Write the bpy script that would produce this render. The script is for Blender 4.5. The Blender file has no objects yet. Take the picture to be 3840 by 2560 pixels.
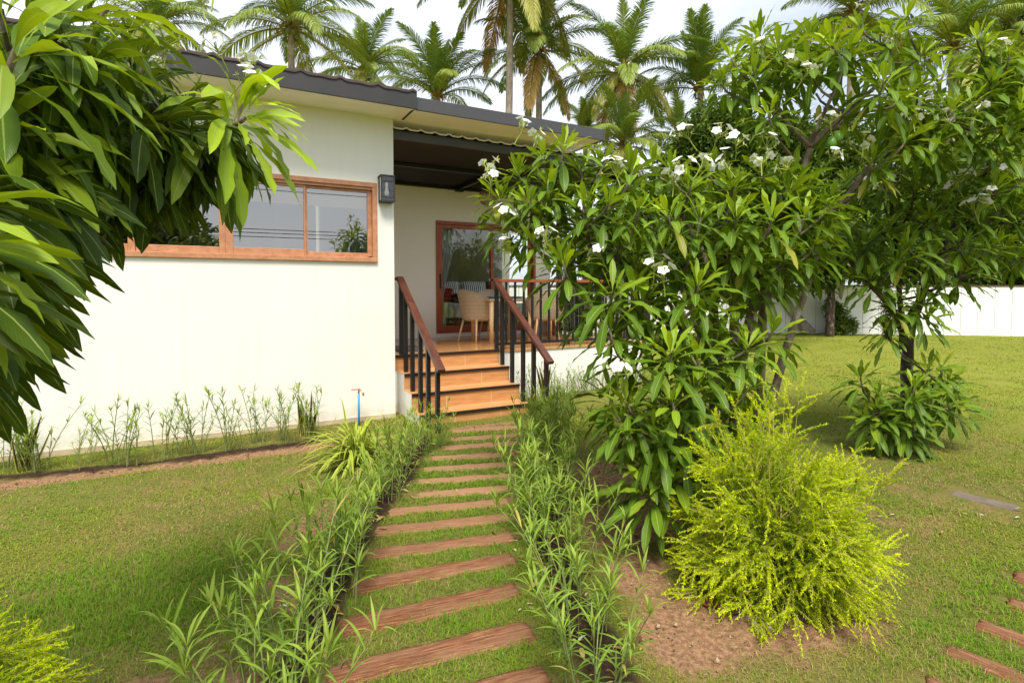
import bpy, math, random
import numpy as np
from math import sin, cos, pi, radians
from mathutils import Vector

# ------------------------------------------------------------------ camera, sky, sun, exposure
SC = bpy.context.scene
COL = SC.collection
CAMZ, FOC, YAW, PITCH, HORIZON = 1.584, 2040.0, radians(28.4), radians(2.3), 1085.0
cd = bpy.data.cameras.new('camera')
cam = bpy.data.objects.new('camera', cd)
COL.objects.link(cam)
cam.location = (0, 0, CAMZ)
cam.rotation_euler = (radians(90) - PITCH, 0, -YAW)
cd.sensor_width = 36.0
cd.lens = 36.0 * FOC / 3840.0
CYP = HORIZON + FOC * math.tan(PITCH)
cd.shift_y = -(1280.0 - CYP) / 3840.0
cd.clip_start = 0.05
cd.clip_end = 2000
SC.camera = cam

SUN_EL, SUN_AZ = radians(60), radians(202)       # azimuth clockwise from +Y; the sun stands behind the camera
W = bpy.data.worlds.new('World')
SC.world = W
W.use_nodes = True
wn, wl = W.node_tree.nodes, W.node_tree.links
wn.clear()
w_out = wn.new('ShaderNodeOutputWorld')
w_bg = wn.new('ShaderNodeBackground')
w_sky = wn.new('ShaderNodeTexSky')
w_sky.sky_type = 'NISHITA'
w_sky.sun_disc = False
w_sky.sun_elevation = SUN_EL
w_sky.sun_rotation = SUN_AZ
w_sky.dust_density = 2.0
w_tc = wn.new('ShaderNodeTexCoord')
w_map = wn.new('ShaderNodeMapping')
w_map.inputs['Scale'].default_value = (1, 1, 2.2)
w_no = wn.new('ShaderNodeTexNoise')
w_no.inputs['Scale'].default_value = 1.7
w_no.inputs['Detail'].default_value = 7
w_no.inputs['Roughness'].default_value = 0.55
w_rmp = wn.new('ShaderNodeValToRGB')
w_rmp.color_ramp.elements[0].position = 0.36
w_rmp.color_ramp.elements[0].color = (0.50, 0.50, 0.50, 1)
w_rmp.color_ramp.elements[1].position = 0.60
w_rmp.color_ramp.elements[1].color = (0.97, 0.97, 0.97, 1)
w_mix = wn.new('ShaderNodeMix')
w_mix.data_type = 'RGBA'
w_mix.inputs['B'].default_value = (6.9, 7.3, 8.0, 1)     # bright cloud cover
wl.new(w_tc.outputs['Generated'], w_map.inputs['Vector'])
wl.new(w_map.outputs['Vector'], w_no.inputs['Vector'])
wl.new(w_no.outputs['Fac'], w_rmp.inputs['Fac'])
wl.new(w_rmp.outputs['Color'], w_mix.inputs['Factor'])
wl.new(w_sky.outputs['Color'], w_mix.inputs['A'])
wl.new(w_mix.outputs['Result'], w_bg.inputs['Color'])
w_bg.inputs['Strength'].default_value = 0.085
wl.new(w_bg.outputs['Background'], w_out.inputs['Surface'])

sd = bpy.data.lights.new('sun', 'SUN')
sun = bpy.data.objects.new('sun', sd)
COL.objects.link(sun)
sd.energy = 2.9
sd.angle = radians(22)
sd.color = (1.0, 0.945, 0.85)
sdir = Vector((sin(SUN_AZ) * cos(SUN_EL), cos(SUN_AZ) * cos(SUN_EL), sin(SUN_EL)))
sun.rotation_euler = sdir.to_track_quat('Z', 'Y').to_euler()
sun.location = sdir * 30

SC.view_settings.view_transform = 'Standard'
SC.view_settings.look = 'None'
SC.view_settings.exposure = 1.0
SC.view_settings.gamma = 1.0
SC.view_settings.use_curve_mapping = False
SC.render.engine = 'CYCLES'
SC.cycles.max_bounces = 14
SC.cycles.diffuse_bounces = 8
SC.cycles.glossy_bounces = 4
SC.cycles.transparent_max_bounces = 16
SC.cycles.use_denoising = True
SC.cycles.sample_clamp_indirect = 6.0

RNG = np.random.default_rng(11)

# ------------------------------------------------------------------ photo measurement helpers (view units of 2352 px)
VS = 3840.0 / 2352.0
FW = np.array([sin(YAW) * cos(PITCH), cos(YAW) * cos(PITCH), -sin(PITCH)])
RT = np.array([cos(YAW), -sin(YAW), 0.0])
UPC = np.cross(RT, FW)
CAM = np.array([0, 0, CAMZ])


def ray(vx, vy):
    return FW + RT * (vx * VS - 1920) / FOC - UPC * (vy * VS - CYP) / FOC


def at(vx, vy, depth):
    return CAM + ray(vx, vy) * depth


def gp(vx, vy, z=0.0):
    d = ray(vx, vy)
    return CAM + d * ((z - CAMZ) / d[2])


# ------------------------------------------------------------------ object helpers
ORD = ('first second third fourth fifth sixth seventh eighth ninth tenth eleventh twelfth thirteenth fourteenth fifteenth '
       'sixteenth seventeenth eighteenth nineteenth twentieth').split()
TENS = ['', '', 'twenty', 'thirty', 'forty', 'fifty']


def ordinal(i):
    if i < 20:
        return ORD[i]
    t, u = divmod(i + 1, 10)
    return (['', '', 'twentieth', 'thirtieth', 'fortieth', 'fiftieth'][t]) if u == 0 else TENS[t] + '-' + ORD[u - 1]


def tag(o, label=None, cat=None, group=None, kind=None):
    if label:
        o['label'] = label
    if cat:
        o['category'] = cat
    if group:
        o['group'] = group
    if kind:
        o['kind'] = kind
    return o


def thing(name, label, cat, loc=(0, 0, 0), rotz=0.0, group=None):
    o = bpy.data.objects.new(name, None)
    COL.objects.link(o)
    o.location = tuple(float(v) for v in loc)
    o.rotation_euler = (0, 0, rotz)
    o.empty_display_size = 0.1
    return tag(o, label, cat, group)


def link_mesh(name, me, mat=None, parent=None, smooth=False):
    if mat is not None and not me.materials:
        me.materials.append(mat)
    if smooth:
        me.polygons.foreach_set('use_smooth', np.ones(len(me.polygons), dtype=bool))
    o = bpy.data.objects.new(name, me)
    COL.objects.link(o)
    if parent is not None:
        o.parent = parent
    return o


def np_mesh(name, V, F, uv=None, col=None, smooth=True):
    """V (n,3); F list of index arrays, each (m,k); uv and col per vertex."""
    V = np.asarray(V, dtype=np.float32).reshape(-1, 3)
    F = [np.asarray(f, dtype=np.int32) for f in (F if isinstance(F, list) else [F]) if len(f)]
    me = bpy.data.meshes.new(name)
    me.vertices.add(len(V))
    me.vertices.foreach_set('co', V.ravel())
    li = np.concatenate([f.ravel() for f in F])
    sizes = np.concatenate([np.full(len(f), f.shape[1], dtype=np.int32) for f in F])
    starts = np.concatenate([[0], np.cumsum(sizes)[:-1]]).astype(np.int32)
    me.loops.add(len(li))
    me.loops.foreach_set('vertex_index', li)
    me.polygons.add(len(sizes))
    me.polygons.foreach_set('loop_start', starts)
    me.update(calc_edges=True)
    if uv is not None:
        l = me.uv_layers.new(name='UVMap')
        l.data.foreach_set('uv', np.asarray(uv, dtype=np.float32)[li].ravel())
    if col is not None:
        a = me.color_attributes.new('Col', 'FLOAT_COLOR', 'POINT')
        c = np.ones((len(V), 4), dtype=np.float32)
        c[:, :3] = col
        a.data.foreach_set('color', c.ravel())
    if smooth:
        me.polygons.foreach_set('use_smooth', np.ones(len(me.polygons), dtype=bool))
    me.update()
    return me


class MB:
    """collects boxes, tubes and free faces; build() links them as ONE mesh object"""

    def __init__(self):
        self.v, self.f, self.uv, self.n = [], [], [], 0

    def add(self, V, F, uv=None):
        V = np.asarray(V, dtype=float)
        for q in F:
            self.f.append(tuple(int(i) + self.n for i in q))
        self.v.append(V)
        self.uv.append(np.zeros((len(V), 2)) if uv is None else np.asarray(uv, dtype=float))
        self.n += len(V)
        return self

    def box(self, x0, x1, y0, y1, z0, z1, bev=0.0):
        """box with a chamfer on every edge when bev > 0"""
        if bev <= 0:
            V = [(x, y, z) for z in (z0, z1) for y in (y0, y1) for x in (x0, x1)]
            F = [(0, 2, 3, 1), (4, 5, 7, 6), (0, 1, 5, 4), (2, 6, 7, 3), (0, 4, 6, 2), (1, 3, 7, 5)]
            return self.add(V, F)
        c = np.array([(x0 + x1) / 2, (y0 + y1) / 2, (z0 + z1) / 2])
        h = np.array([x1 - x0, y1 - y0, z1 - z0]) / 2
        b = min(bev, h.min() * 0.9)
        V, idx = [], {}
        for sx in (-1, 1):
            for sy in (-1, 1):
                for sz in (-1, 1):
                    for ax in range(3):
                        p = np.array([sx, sy, sz]) * (h - b)
                        p[ax] = (sx, sy, sz)[ax] * h[ax]
                        idx[(sx, sy, sz, ax)] = len(V)
                        V.append(c + p)
        F = []
        for ax in range(3):
            o1, o2 = [a for a in range(3) if a != ax]
            for s in (-1, 1):
                q = []
                for a, bb in ((-1, -1), (1, -1), (1, 1), (-1, 1)):
                    k = [0, 0, 0]
                    k[ax], k[o1], k[o2] = s, a, bb
                    q.append(idx[(*k, ax)])
                F.append(q)
        for ax in range(3):                      # edges along ax
            o1, o2 = [a for a in range(3) if a != ax]
            for a in (-1, 1):
                for bb in (-1, 1):
                    k0, k1 = [0, 0, 0], [0, 0, 0]
                    k0[ax], k1[ax] = -1, 1
                    k0[o1] = k1[o1] = a
                    k0[o2] = k1[o2] = bb
                    F.append([idx[(*k0, o1)], idx[(*k1, o1)], idx[(*k1, o2)], idx[(*k0, o2)]])
        for sx in (-1, 1):
            for sy in (-1, 1):
                for sz in (-1, 1):
                    F.append([idx[(sx, sy, sz, a)] for a in range(3)])
        return self.add(V, F)

    def bar(self, p, q, w, h, up=(0, 0, 1)):
        """square bar from p to q"""
        p, q = np.array(p, float), np.array(q, float)
        d = q - p
        d /= np.linalg.norm(d)
        s = np.cross(d, np.array(up, float))
        s /= np.linalg.norm(s)
        u = np.cross(s, d)
        V = []
        for e in (p, q):
            for a, b in ((-1, -1), (1, -1), (1, 1), (-1, 1)):
                V.append(e + s * a * w / 2 + u * b * h / 2)
        return self.add(V, [(0, 3, 2, 1), (4, 5, 6, 7), (0, 1, 5, 4), (1, 2, 6, 5), (2, 3, 7, 6), (3, 0, 4, 7)])

    def tube(self, pts, rad, k=8, caps=True):
        V, F, uv = tube_np(pts, rad, k)
        self.add(V, F, uv)
        if caps:
            m = len(pts)
            base = self.n - len(V)
            self.f.append(tuple(base + i for i in reversed(range(k))))
            self.f.append(tuple(base + (m - 1) * k + i for i in range(k)))
        return self

    def lathe(self, prof, k=24, c=(0, 0, 0)):
        prof = np.array(prof, float)
        a = np.linspace(0, 2 * pi, k, endpoint=False)
        V = np.stack([np.outer(prof[:, 0], np.cos(a)) + c[0], np.outer(prof[:, 0], np.sin(a)) + c[1],
                      np.repeat(prof[:, 1][:, None], k, 1) + c[2]], -1).reshape(-1, 3)
        F = [(i * k + j, i * k + (j + 1) % k, (i + 1) * k + (j + 1) % k, (i + 1) * k + j)
             for i in range(len(prof) - 1) for j in range(k)]
        return self.add(V, F)

    def quad(self, a, b, c, d, uv=None):
        return self.add([a, b, c, d], [(0, 1, 2, 3)], uv)

    def mesh(self, name, smooth=False, fix=True):
        V = np.concatenate(self.v)
        me = bpy.data.meshes.new(name)
        me.from_pydata(V.tolist(), [], self.f)
        uv = np.concatenate(self.uv)
        l = me.uv_layers.new(name='UVMap')
        vi = np.zeros(len(me.loops), dtype=np.int32)
        me.loops.foreach_get('vertex_index', vi)
        l.data.foreach_set('uv', uv[vi].astype(np.float32).ravel())
        if smooth:
            me.polygons.foreach_set('use_smooth', np.ones(len(me.polygons), dtype=bool))
        me.update()
        return me

    def build(self, name, mat, parent=None, smooth=False):
        return link_mesh(name, self.mesh(name, smooth), mat, parent)


def tube_np(pts, rad, k=8):
    pts = np.asarray(pts, float)
    m = len(pts)
    rad = np.full(m, rad) if np.isscalar(rad) else np.asarray(rad, float)
    T = np.gradient(pts, axis=0)
    T /= np.linalg.norm(T, axis=1)[:, None] + 1e-9
    ref = np.array([0, 0, 1.0]) if abs(T[0, 2]) < 0.9 else np.array([1.0, 0, 0])
    s = np.cross(T[0], ref)
    s /= np.linalg.norm(s)
    S = []
    for i in range(m):
        s = s - T[i] * (s @ T[i])
        s /= np.linalg.norm(s) + 1e-9
        S.append(s)
    S = np.array(S)
    U = np.cross(T, S)
    a = np.linspace(0, 2 * pi, k, endpoint=False)
    V = pts[:, None] + (S[:, None] * np.cos(a)[None, :, None] + U[:, None] * np.sin(a)[None, :, None]) * rad[:, None, None]
    i, j = np.meshgrid(np.arange(m - 1), np.arange(k), indexing='ij')
    F = np.stack([i * k + j, i * k + (j + 1) % k, (i + 1) * k + (j + 1) % k, (i + 1) * k + j], -1).reshape(-1, 4)
    ln = np.concatenate([[0], np.cumsum(np.linalg.norm(np.diff(pts, axis=0), axis=1))])
    uv = np.stack([np.tile(np.arange(k) / k, m), np.repeat(ln, k)], -1)
    return V.reshape(-1, 3), F, uv


def nrm(a):
    return a / (np.linalg.norm(a, axis=-1, keepdims=True) + 1e-9)


def strips(P0, D, UP, L, Wd, G, prof, us=(-1, -0.5, 0, 0.5, 1), fold=0.15, wave=0.0, wfreq=3.0, rng=RNG, clampz=None):
    """n leaf blades as curved strips; returns V, F, uv, blade index per vertex"""
    P0, D, UP = np.asarray(P0, float), nrm(np.asarray(D, float)), np.asarray(UP, float)
    n, nl, nu = len(P0), len(prof), len(us)
    us = np.array(us)
    L, Wd, G = (np.broadcast_to(np.asarray(x, float), (n,)) for x in (L, Wd, G))
    T = np.linspace(0, 1, nl)
    S = nrm(np.cross(D, UP) + 1e-5)
    cur = P0.copy()
    V = np.zeros((n, nl, nu, 3))
    ph = rng.uniform(0, 2 * pi, (n, 1))
    for k in range(nl):
        d = nrm(D - np.array([0, 0, 1.0]) * (G * T[k])[:, None])
        N = np.cross(S, d)
        w = Wd * prof[k] / 2
        wv = wave * (Wd[:, None] * min(1.0, prof[k] * 1.3)) * np.sin(2 * pi * wfreq * T[k] + ph + (us > 0)[None, :] * 1.9) * np.abs(us)[None] ** 1.5
        V[:, k] = cur[:, None] + S[:, None] * (us[None, :, None] * w[:, None, None]) + N[:, None] * (
            fold * np.abs(us)[None, :, None] * w[:, None, None] + wv[:, :, None])
        cur = cur + d * (L / (nl - 1))[:, None]
    if clampz is not None:
        V[..., 2] = np.maximum(V[..., 2], clampz)
    b = np.arange(n)[:, None, None] * (nl * nu)
    i = np.arange(nl - 1)[None, :, None] * nu
    j = np.arange(nu - 1)[None, None, :]
    q = b + i + j
    F = np.stack([q, q + 1, q + 1 + nu, q + nu], -1).reshape(-1, 4)
    uv = np.zeros((n, nl, nu, 2))
    uv[..., 0] = (us[None, None, :] + 1) / 2
    uv[..., 1] = T[None, :, None]
    ids = np.repeat(np.arange(n), nl * nu)
    return V.reshape(-1, 3), F, uv.reshape(-1, 2), ids


def vnoise(x, y, scale, seed=0):
    """smooth value noise in 0..1"""
    r = np.random.default_rng(seed).random((256, 256))
    x, y = np.asarray(x) / scale + 1000.3, np.asarray(y) / scale + 1000.7
    xi, yi = np.floor(x).astype(int), np.floor(y).astype(int)
    fx, fy = x - xi, y - yi
    fx, fy = fx * fx * (3 - 2 * fx), fy * fy * (3 - 2 * fy)
    a, b = r[xi % 256, yi % 256], r[(xi + 1) % 256, yi % 256]
    c, d = r[xi % 256, (yi + 1) % 256], r[(xi + 1) % 256, (yi + 1) % 256]
    return (a * (1 - fx) + b * fx) * (1 - fy) + (c * (1 - fx) + d * fx) * fy


def sstep(a, b, x):
    t = np.clip((x - a) / (b - a), 0, 1)
    return t * t * (3 - 2 * t)


# ------------------------------------------------------------------ materials
class NT:
    def __init__(self, name):
        self.m = bpy.data.materials.new(name)
        self.m.use_nodes = True
        self.n, self.l = self.m.node_tree.nodes, self.m.node_tree.links
        self.b = self.n['Principled BSDF']
        self.out = self.n['Material Output']

    def new(self, t, **kw):
        x = self.n.new(t)
        for k, v in kw.items():
            if k in x.inputs:
                x.inputs[k].default_value = v
            else:
                setattr(x, k, v)
        return x

    def link(self, a, b):
        self.l.new(a, b)

    def coord(self, kind='Object', scale=(1, 1, 1)):
        t = self.new('ShaderNodeTexCoord')
        m = self.new('ShaderNodeMapping')
        m.inputs['Scale'].default_value = scale
        self.link(t.outputs[kind], m.inputs['Vector'])
        return m.outputs['Vector']

    def noise(self, vec, scale, detail=4, rough=0.55, dist=0.0):
        x = self.new('ShaderNodeTexNoise', Scale=scale, Detail=detail, Roughness=rough, Distortion=dist)
        self.link(vec, x.inputs['Vector'])
        return x.outputs['Fac']

    def ramp(self, fac, *stops):
        r = self.new('ShaderNodeValToRGB')
        e = r.color_ramp.elements
        while len(e) < len(stops):
            e.new(0.5)
        for k, (p, c) in enumerate(stops):
            e[k].position = p
            e[k].color = (*c, 1) if len(c) == 3 else c
        self.link(fac, r.inputs['Fac'])
        return r.outputs['Color']

    def mix(self, fac, a, b, blend='MIX'):
        x = self.new('ShaderNodeMix', data_type='RGBA', blend_type=blend)
        for s, v in (('Factor', fac), ('A', a), ('B', b)):
            if hasattr(v, 'is_linked'):
                self.link(v, x.inputs[s])
            elif s == 'Factor':
                x.inputs[s].default_value = v
            else:
                x.inputs[s].default_value = (*v, 1)
        return x.outputs['Result']

    def bump(self, h, strength=0.2, dist=0.01):
        x = self.new('ShaderNodeBump', Strength=strength, Distance=dist)
        self.link(h, x.inputs['Height'])
        self.link(x.outputs['Normal'], self.b.inputs['Normal'])
        return x

    def set(self, col=None, rough=None, spec=None, metal=None):
        for s, v in (('Base Color', col), ('Roughness', rough), ('Specular IOR Level', spec), ('Metallic', metal)):
            if v is None:
                continue
            if hasattr(v, 'is_linked'):
                self.link(v, self.b.inputs[s])
            elif s == 'Base Color':
                self.b.inputs[s].default_value = (*v, 1)
            else:
                self.b.inputs[s].default_value = v
        return self.m


def m_plain(name, col, rough=0.5, var=0.08, scale=12, spec=0.5, metal=0.0, bump=0.0):
    t = NT(name)
    v = t.coord()
    f = t.noise(v, scale, 5)
    c = t.ramp(f, (0.3, tuple(x * (1 - var) for x in col)), (0.7, tuple(min(1, x * (1 + var)) for x in col)))
    if bump:
        t.bump(t.noise(v, scale * 8, 4), bump, 0.004)
    return t.set(c, rough, spec, metal)


def m_wall(name, col, stain=True):
    t = NT(name)
    v = t.coord()
    f = t.noise(v, 0.9, 6, 0.62)
    c = t.ramp(f, (0.25, tuple(x * 0.92 for x in col)), (0.75, col))
    if stain:
        f2 = t.noise(t.coord(scale=(5, 5, 0.35)), 1.7, 7, 0.68)                 # rain runs
        c = t.mix(t.ramp(f2, (0.50, (0, 0, 0)), (0.82, (0.42, 0.42, 0.42))), c, tuple(x * y for x, y in zip(col, (0.85, 0.83, 0.77))))
        sx = t.new('ShaderNodeSeparateXYZ')
        t.link(t.new('ShaderNodeNewGeometry').outputs['Position'], sx.inputs[0])
        ad = t.new('ShaderNodeMath', operation='MULTIPLY_ADD')                   # soil splashed up the foot of the wall
        t.link(t.noise(v, 9, 6, 0.7), ad.inputs[0])
        ad.inputs[1].default_value = 0.65
        t.link(sx.outputs['Z'], ad.inputs[2])
        sp = t.ramp(ad.outputs[0], (0.22, (0.75, 0.75, 0.75)), (0.52, (0, 0, 0)))
        c = t.mix(sp, c, tuple(x * y for x, y in zip(col, (0.72, 0.62, 0.47))))
    t.bump(t.noise(v, 60, 5, 0.6), 0.15, 0.004)
    return t.set(c, 0.8, 0.2)


def m_wood(name, a, b, scale=(2, 2, 30), rough=0.4, noise=3.0, spec=0.4):
    t = NT(name)
    v = t.coord(scale=scale)
    f = t.noise(v, noise, 6, 0.6, 0.6)
    c = t.ramp(f, (0.28, a), (0.72, b))
    t.bump(f, 0.12, 0.003)
    return t.set(c, rough, spec)


def m_leaf(name, rough=0.40, trans=0.22, rib=(0.32, 0.38, 0.10), rib_w=0.024, veins=True, tint=(1.5, 1.35, 0.5)):
    t = NT(name)
    a = t.new('ShaderNodeAttribute', attribute_name='Col')
    uv = t.new('ShaderNodeTexCoord').outputs['UV']
    sx = t.new('ShaderNodeSeparateXYZ')
    t.link(uv, sx.inputs[0])
    d = t.new('ShaderNodeMath', operation='SUBTRACT')
    t.link(sx.outputs['X'], d.inputs[0])
    d.inputs[1].default_value = 0.5
    ab = t.new('ShaderNodeMath', operation='ABSOLUTE')
    t.link(d.outputs[0], ab.inputs[0])
    mr = t.new('ShaderNodeMapRange')
    mr.inputs['From Min'].default_value = rib_w
    mr.inputs['From Max'].default_value = rib_w * 1.7
    mr.inputs['To Min'].default_value = 0.75
    mr.inputs['To Max'].default_value = 0.0
    t.link(ab.outputs[0], mr.inputs['Value'])
    nz = t.noise(t.coord('Object'), 9.0, 4)
    c0 = t.mix(t.ramp(nz, (0.35, (0, 0, 0)), (0.7, (0.5, 0.5, 0.5))), a.outputs['Color'], (1.25, 1.2, 0.8), 'MULTIPLY')
    c = t.mix(mr.outputs[0], c0, rib)
    t.set(c, rough, 0.2)
    if veins:
        wv = t.new('ShaderNodeMath', operation='MULTIPLY_ADD')       # side veins run forward from the midrib
        t.link(sx.outputs['Y'], wv.inputs[0])
        wv.inputs[1].default_value = 150.0
        ms = t.new('ShaderNodeMath', operation='MULTIPLY')
        t.link(ab.outputs[0], ms.inputs[0])
        ms.inputs[1].default_value = -55.0
        t.link(ms.outputs[0], wv.inputs[2])
        sn = t.new('ShaderNodeMath', operation='SINE')
        t.link(wv.outputs[0], sn.inputs[0])
        t.bump(sn.outputs[0], 0.10, 0.002)
    tr = t.new('ShaderNodeBsdfTranslucent')
    tc = t.mix(1.0, c, tint, 'MULTIPLY')
    t.link(tc, tr.inputs['Color'])
    mx = t.new('ShaderNodeMixShader')
    mx.inputs[0].default_value = trans
    t.link(t.b.outputs[0], mx.inputs[1])
    t.link(tr.outputs[0], mx.inputs[2])
    t.link(mx.outputs[0], t.out.inputs['Surface'])
    return t.m


def m_bark(name, a, b, c, scale=14):
    t = NT(name)
    v = t.coord(scale=(1, 1, 0.45))
    f = t.noise(v, scale, 7, 0.65)
    col = t.ramp(f, (0.3, a), (0.52, b), (0.70, c))
    t.bump(f, 0.5, 0.01)
    return t.set(col, 0.85, 0.2)


def m_glass(name, refl=0.30, tint=(0.86, 0.90, 0.88)):
    t = NT(name)
    tr = t.new('ShaderNodeBsdfTransparent')
    tr.inputs['Color'].default_value = (*tint, 1)
    gl = t.new('ShaderNodeBsdfGlossy')
    gl.inputs['Roughness'].default_value = 0.0
    gl.inputs['Color'].default_value = (1.0, 0.97, 0.92, 1)
    lw = t.new('ShaderNodeLayerWeight')
    lw.inputs['Blend'].default_value = 0.25
    mr = t.new('ShaderNodeMapRange')
    mr.inputs['To Min'].default_value = refl
    mr.inputs['To Max'].default_value = 1.0
    t.link(lw.outputs['Fresnel'], mr.inputs['Value'])
    mx = t.new('ShaderNodeMixShader')
    t.link(mr.outputs[0], mx.inputs[0])
    t.link(tr.outputs[0], mx.inputs[1])
    t.link(gl.outputs[0], mx.inputs[2])
    t.link(mx.outputs[0], t.out.inputs['Surface'])
    return t.m


def m_tile(name, rough, bw=0.62, rh=0.2, spec=0.5, off=0.0):
    """wood look ceramic tile, grout from the metric UV map"""
    t = NT(name)
    uv = t.coord('UV')
    br = t.new('ShaderNodeTexBrick', offset=off)
    br.inputs['Scale'].default_value = 1.0
    br.inputs['Brick Width'].default_value = bw
    br.inputs['Row Height'].default_value = rh
    br.inputs['Mortar Size'].default_value = 0.0035
    br.inputs['Mortar Smooth'].default_value = 0.2
    br.inputs['Bias'].default_value = 0.0
    t.link(uv, br.inputs['Vector'])
    br.inputs['Color1'].default_value = (0.95, 0.95, 0.95, 1)
    br.inputs['Color2'].default_value = (1.08, 1.06, 1.04, 1)
    st = t.new('ShaderNodeMapping')
    st.inputs['Scale'].default_value = (2.5, 26, 1)
    t.link(uv, st.inputs['Vector'])
    f = t.noise(st.outputs['Vector'], 1.6, 7, 0.62, 0.8)
    c = t.ramp(f, (0.25, (0.42, 0.19, 0.07)), (0.5, (0.56, 0.27, 0.10)), (0.75, (0.66, 0.35, 0.15)))
    c = t.mix(1.0, c, br.outputs['Color'], 'MULTIPLY')
    c = t.mix(br.outputs['Fac'], c, (0.70, 0.50, 0.30))
    return t.set(c, rough, spec)


def m_col(name, rough=0.5, trans=0.0, spec=0.4):
    """colour straight from the mesh's own colour attribute"""
    t = NT(name)
    a = t.new('ShaderNodeAttribute', attribute_name='Col')
    t.set(a.outputs['Color'], rough, spec)
    if trans:
        tr = t.new('ShaderNodeBsdfTranslucent')
        t.link(a.outputs['Color'], tr.inputs['Color'])
        mx = t.new('ShaderNodeMixShader')
        mx.inputs[0].default_value = trans
        t.link(t.b.outputs[0], mx.inputs[1])
        t.link(tr.outputs[0], mx.inputs[2])
        t.link(mx.outputs[0], t.out.inputs['Surface'])
    return t.m


M = {}
M['wall'] = m_wall('cream_render', (0.82, 0.80, 0.73))
M['wall_porch'] = m_wall('cream_render_porch', (0.91, 0.86, 0.74), False)  # same cream render, paler and warmer to brighten the shaded recess
M['white_wall'] = m_wall('white_render', (0.84, 0.83, 0.78))
M['soffit'] = m_plain('soffit_board', (0.92, 0.89, 0.82), 0.7, 0.03, 3)
M['fascia'] = m_plain('charcoal_fascia', (0.026, 0.025, 0.025), 0.55, 0.12, 5, bump=0.05)
M['fascia2'] = m_plain('grey_fascia', (0.055, 0.054, 0.056), 0.42, 0.08, 5)
M['rooftile'] = m_plain('brown_roof_tile', (0.035, 0.018, 0.013), 0.8, 0.5, 10, bump=0.2)
M['window_wood'] = m_wood('window_timber', (0.36, 0.15, 0.07), (0.56, 0.28, 0.15), (6, 6, 6), 0.42, 2.2)
M['door_wood'] = m_wood('door_timber', (0.27, 0.055, 0.018), (0.42, 0.11, 0.04), (8, 8, 3), 0.35, 2.5)
M['rail_wood'] = m_wood('handrail_timber', (0.055, 0.018, 0.012), (0.13, 0.048, 0.028), (5, 2, 2), 0.33, 4)
M['rail_wood2'] = m_wood('top_rail_timber', (0.22, 0.055, 0.02), (0.38, 0.11, 0.05), (2, 5, 5), 0.35, 4)
M['black'] = m_plain('black_painted_steel', (0.012, 0.011, 0.011), 0.42, 0.2, 20)
M['nosing'] = m_plain('dark_nosing', (0.02, 0.013, 0.010), 0.4, 0.3, 20)
M['tile_step'] = m_tile('step_tile', 0.33)
M['tile_floor'] = m_tile('porch_tile', 0.13, 0.6, 0.3, 0.6)
M['glass'] = m_glass('window_glass', 0.30)
M['glass_door'] = m_glass('door_glass', 0.11)
M['glass_clear'] = m_glass('lantern_glass', 0.06, (0.93, 0.95, 0.97))
M['leaf'] = m_leaf('glossy_tree_leaf', trans=0.28)
M['leaf_thin'] = m_leaf('thin_plant_leaf', 0.62, 0.25, (0.34, 0.42, 0.12), 0.06, False)
M['frond'] = m_leaf('palm_frond', 0.38, 0.20, (0.50, 0.42, 0.10), 0.02, False)
M['leaf_small'] = m_leaf('small_leaf', 0.42, 0.18, (0.1, 0.16, 0.03), 0.03, False)
M['needle'] = m_col('golden_needle', 0.7, 0.30, 0.04)
M['blade'] = m_col('grass_blade', 0.75, 0.25, 0.06)
M['flower'] = m_col('flower_petal', 0.55, 0.2, 0.3)
M['bark'] = m_bark('grey_bark', (0.05, 0.035, 0.022), (0.15, 0.115, 0.08), (0.34, 0.30, 0.25))
M['bark_dark'] = m_bark('dark_bark', (0.025, 0.018, 0.012), (0.07, 0.05, 0.035), (0.28, 0.25, 0.21), 11)
M['palm_bark'] = m_bark('palm_bark', (0.20, 0.155, 0.115), (0.37, 0.30, 0.235), (0.52, 0.44, 0.36), 8)
M['stem'] = m_plain('green_stem', (0.20, 0.24, 0.07), 0.6, 0.3, 30)
M['twig'] = m_plain('brown_twig', (0.16, 0.09, 0.04), 0.8, 0.3, 30)
M['fruit'] = m_plain('green_fruit', (0.10, 0.22, 0.02), 0.35, 0.15, 20)
M['coconut'] = m_plain('coconut_husk', (0.16, 0.19, 0.04), 0.45, 0.3, 6)
M['wood_pale'] = m_wood('pale_oak', (0.66, 0.42, 0.20), (0.82, 0.58, 0.33), (4, 4, 25), 0.4, 2)
M['white_cloth'] = m_plain('white_linen', (0.75, 0.75, 0.76), 0.9, 0.06, 4, 0.1)
M['teal'] = m_plain('teal_ceramic', (0.18, 0.34, 0.36), 0.25, 0.06, 20)
M['red_cloth'] = m_plain('red_cushion_cloth', (0.26, 0.012, 0.016), 0.85, 0.2, 15, 0.1)
M['black_cloth'] = m_plain('black_cushion_cloth', (0.015, 0.015, 0.018), 0.9, 0.2, 15, 0.1)
M['mat'] = m_plain('charcoal_doormat', (0.10, 0.095, 0.10), 0.95, 0.25, 60, 0.05, bump=0.3)
M['terracotta'] = m_plain('terracotta', (0.30, 0.075, 0.035), 0.4, 0.35, 8, bump=0.1)
M['blue_pipe'] = m_plain('blue_pvc_pipe', (0.03, 0.22, 0.42), 0.4, 0.1, 20)
M['red_paint'] = m_plain('red_enamel', (0.55, 0.04, 0.025), 0.4, 0.1, 20)
M['brass'] = m_plain('brass', (0.55, 0.45, 0.28), 0.35, 0.1, 20, metal=0.8)
M['moss'] = m_col('hanging_moss', 0.9, 0.2, 0.1)
M['concrete'] = m_plain('weathered_concrete', (0.15, 0.12, 0.095), 0.85, 0.2, 9, 0.2, bump=0.3)
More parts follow.
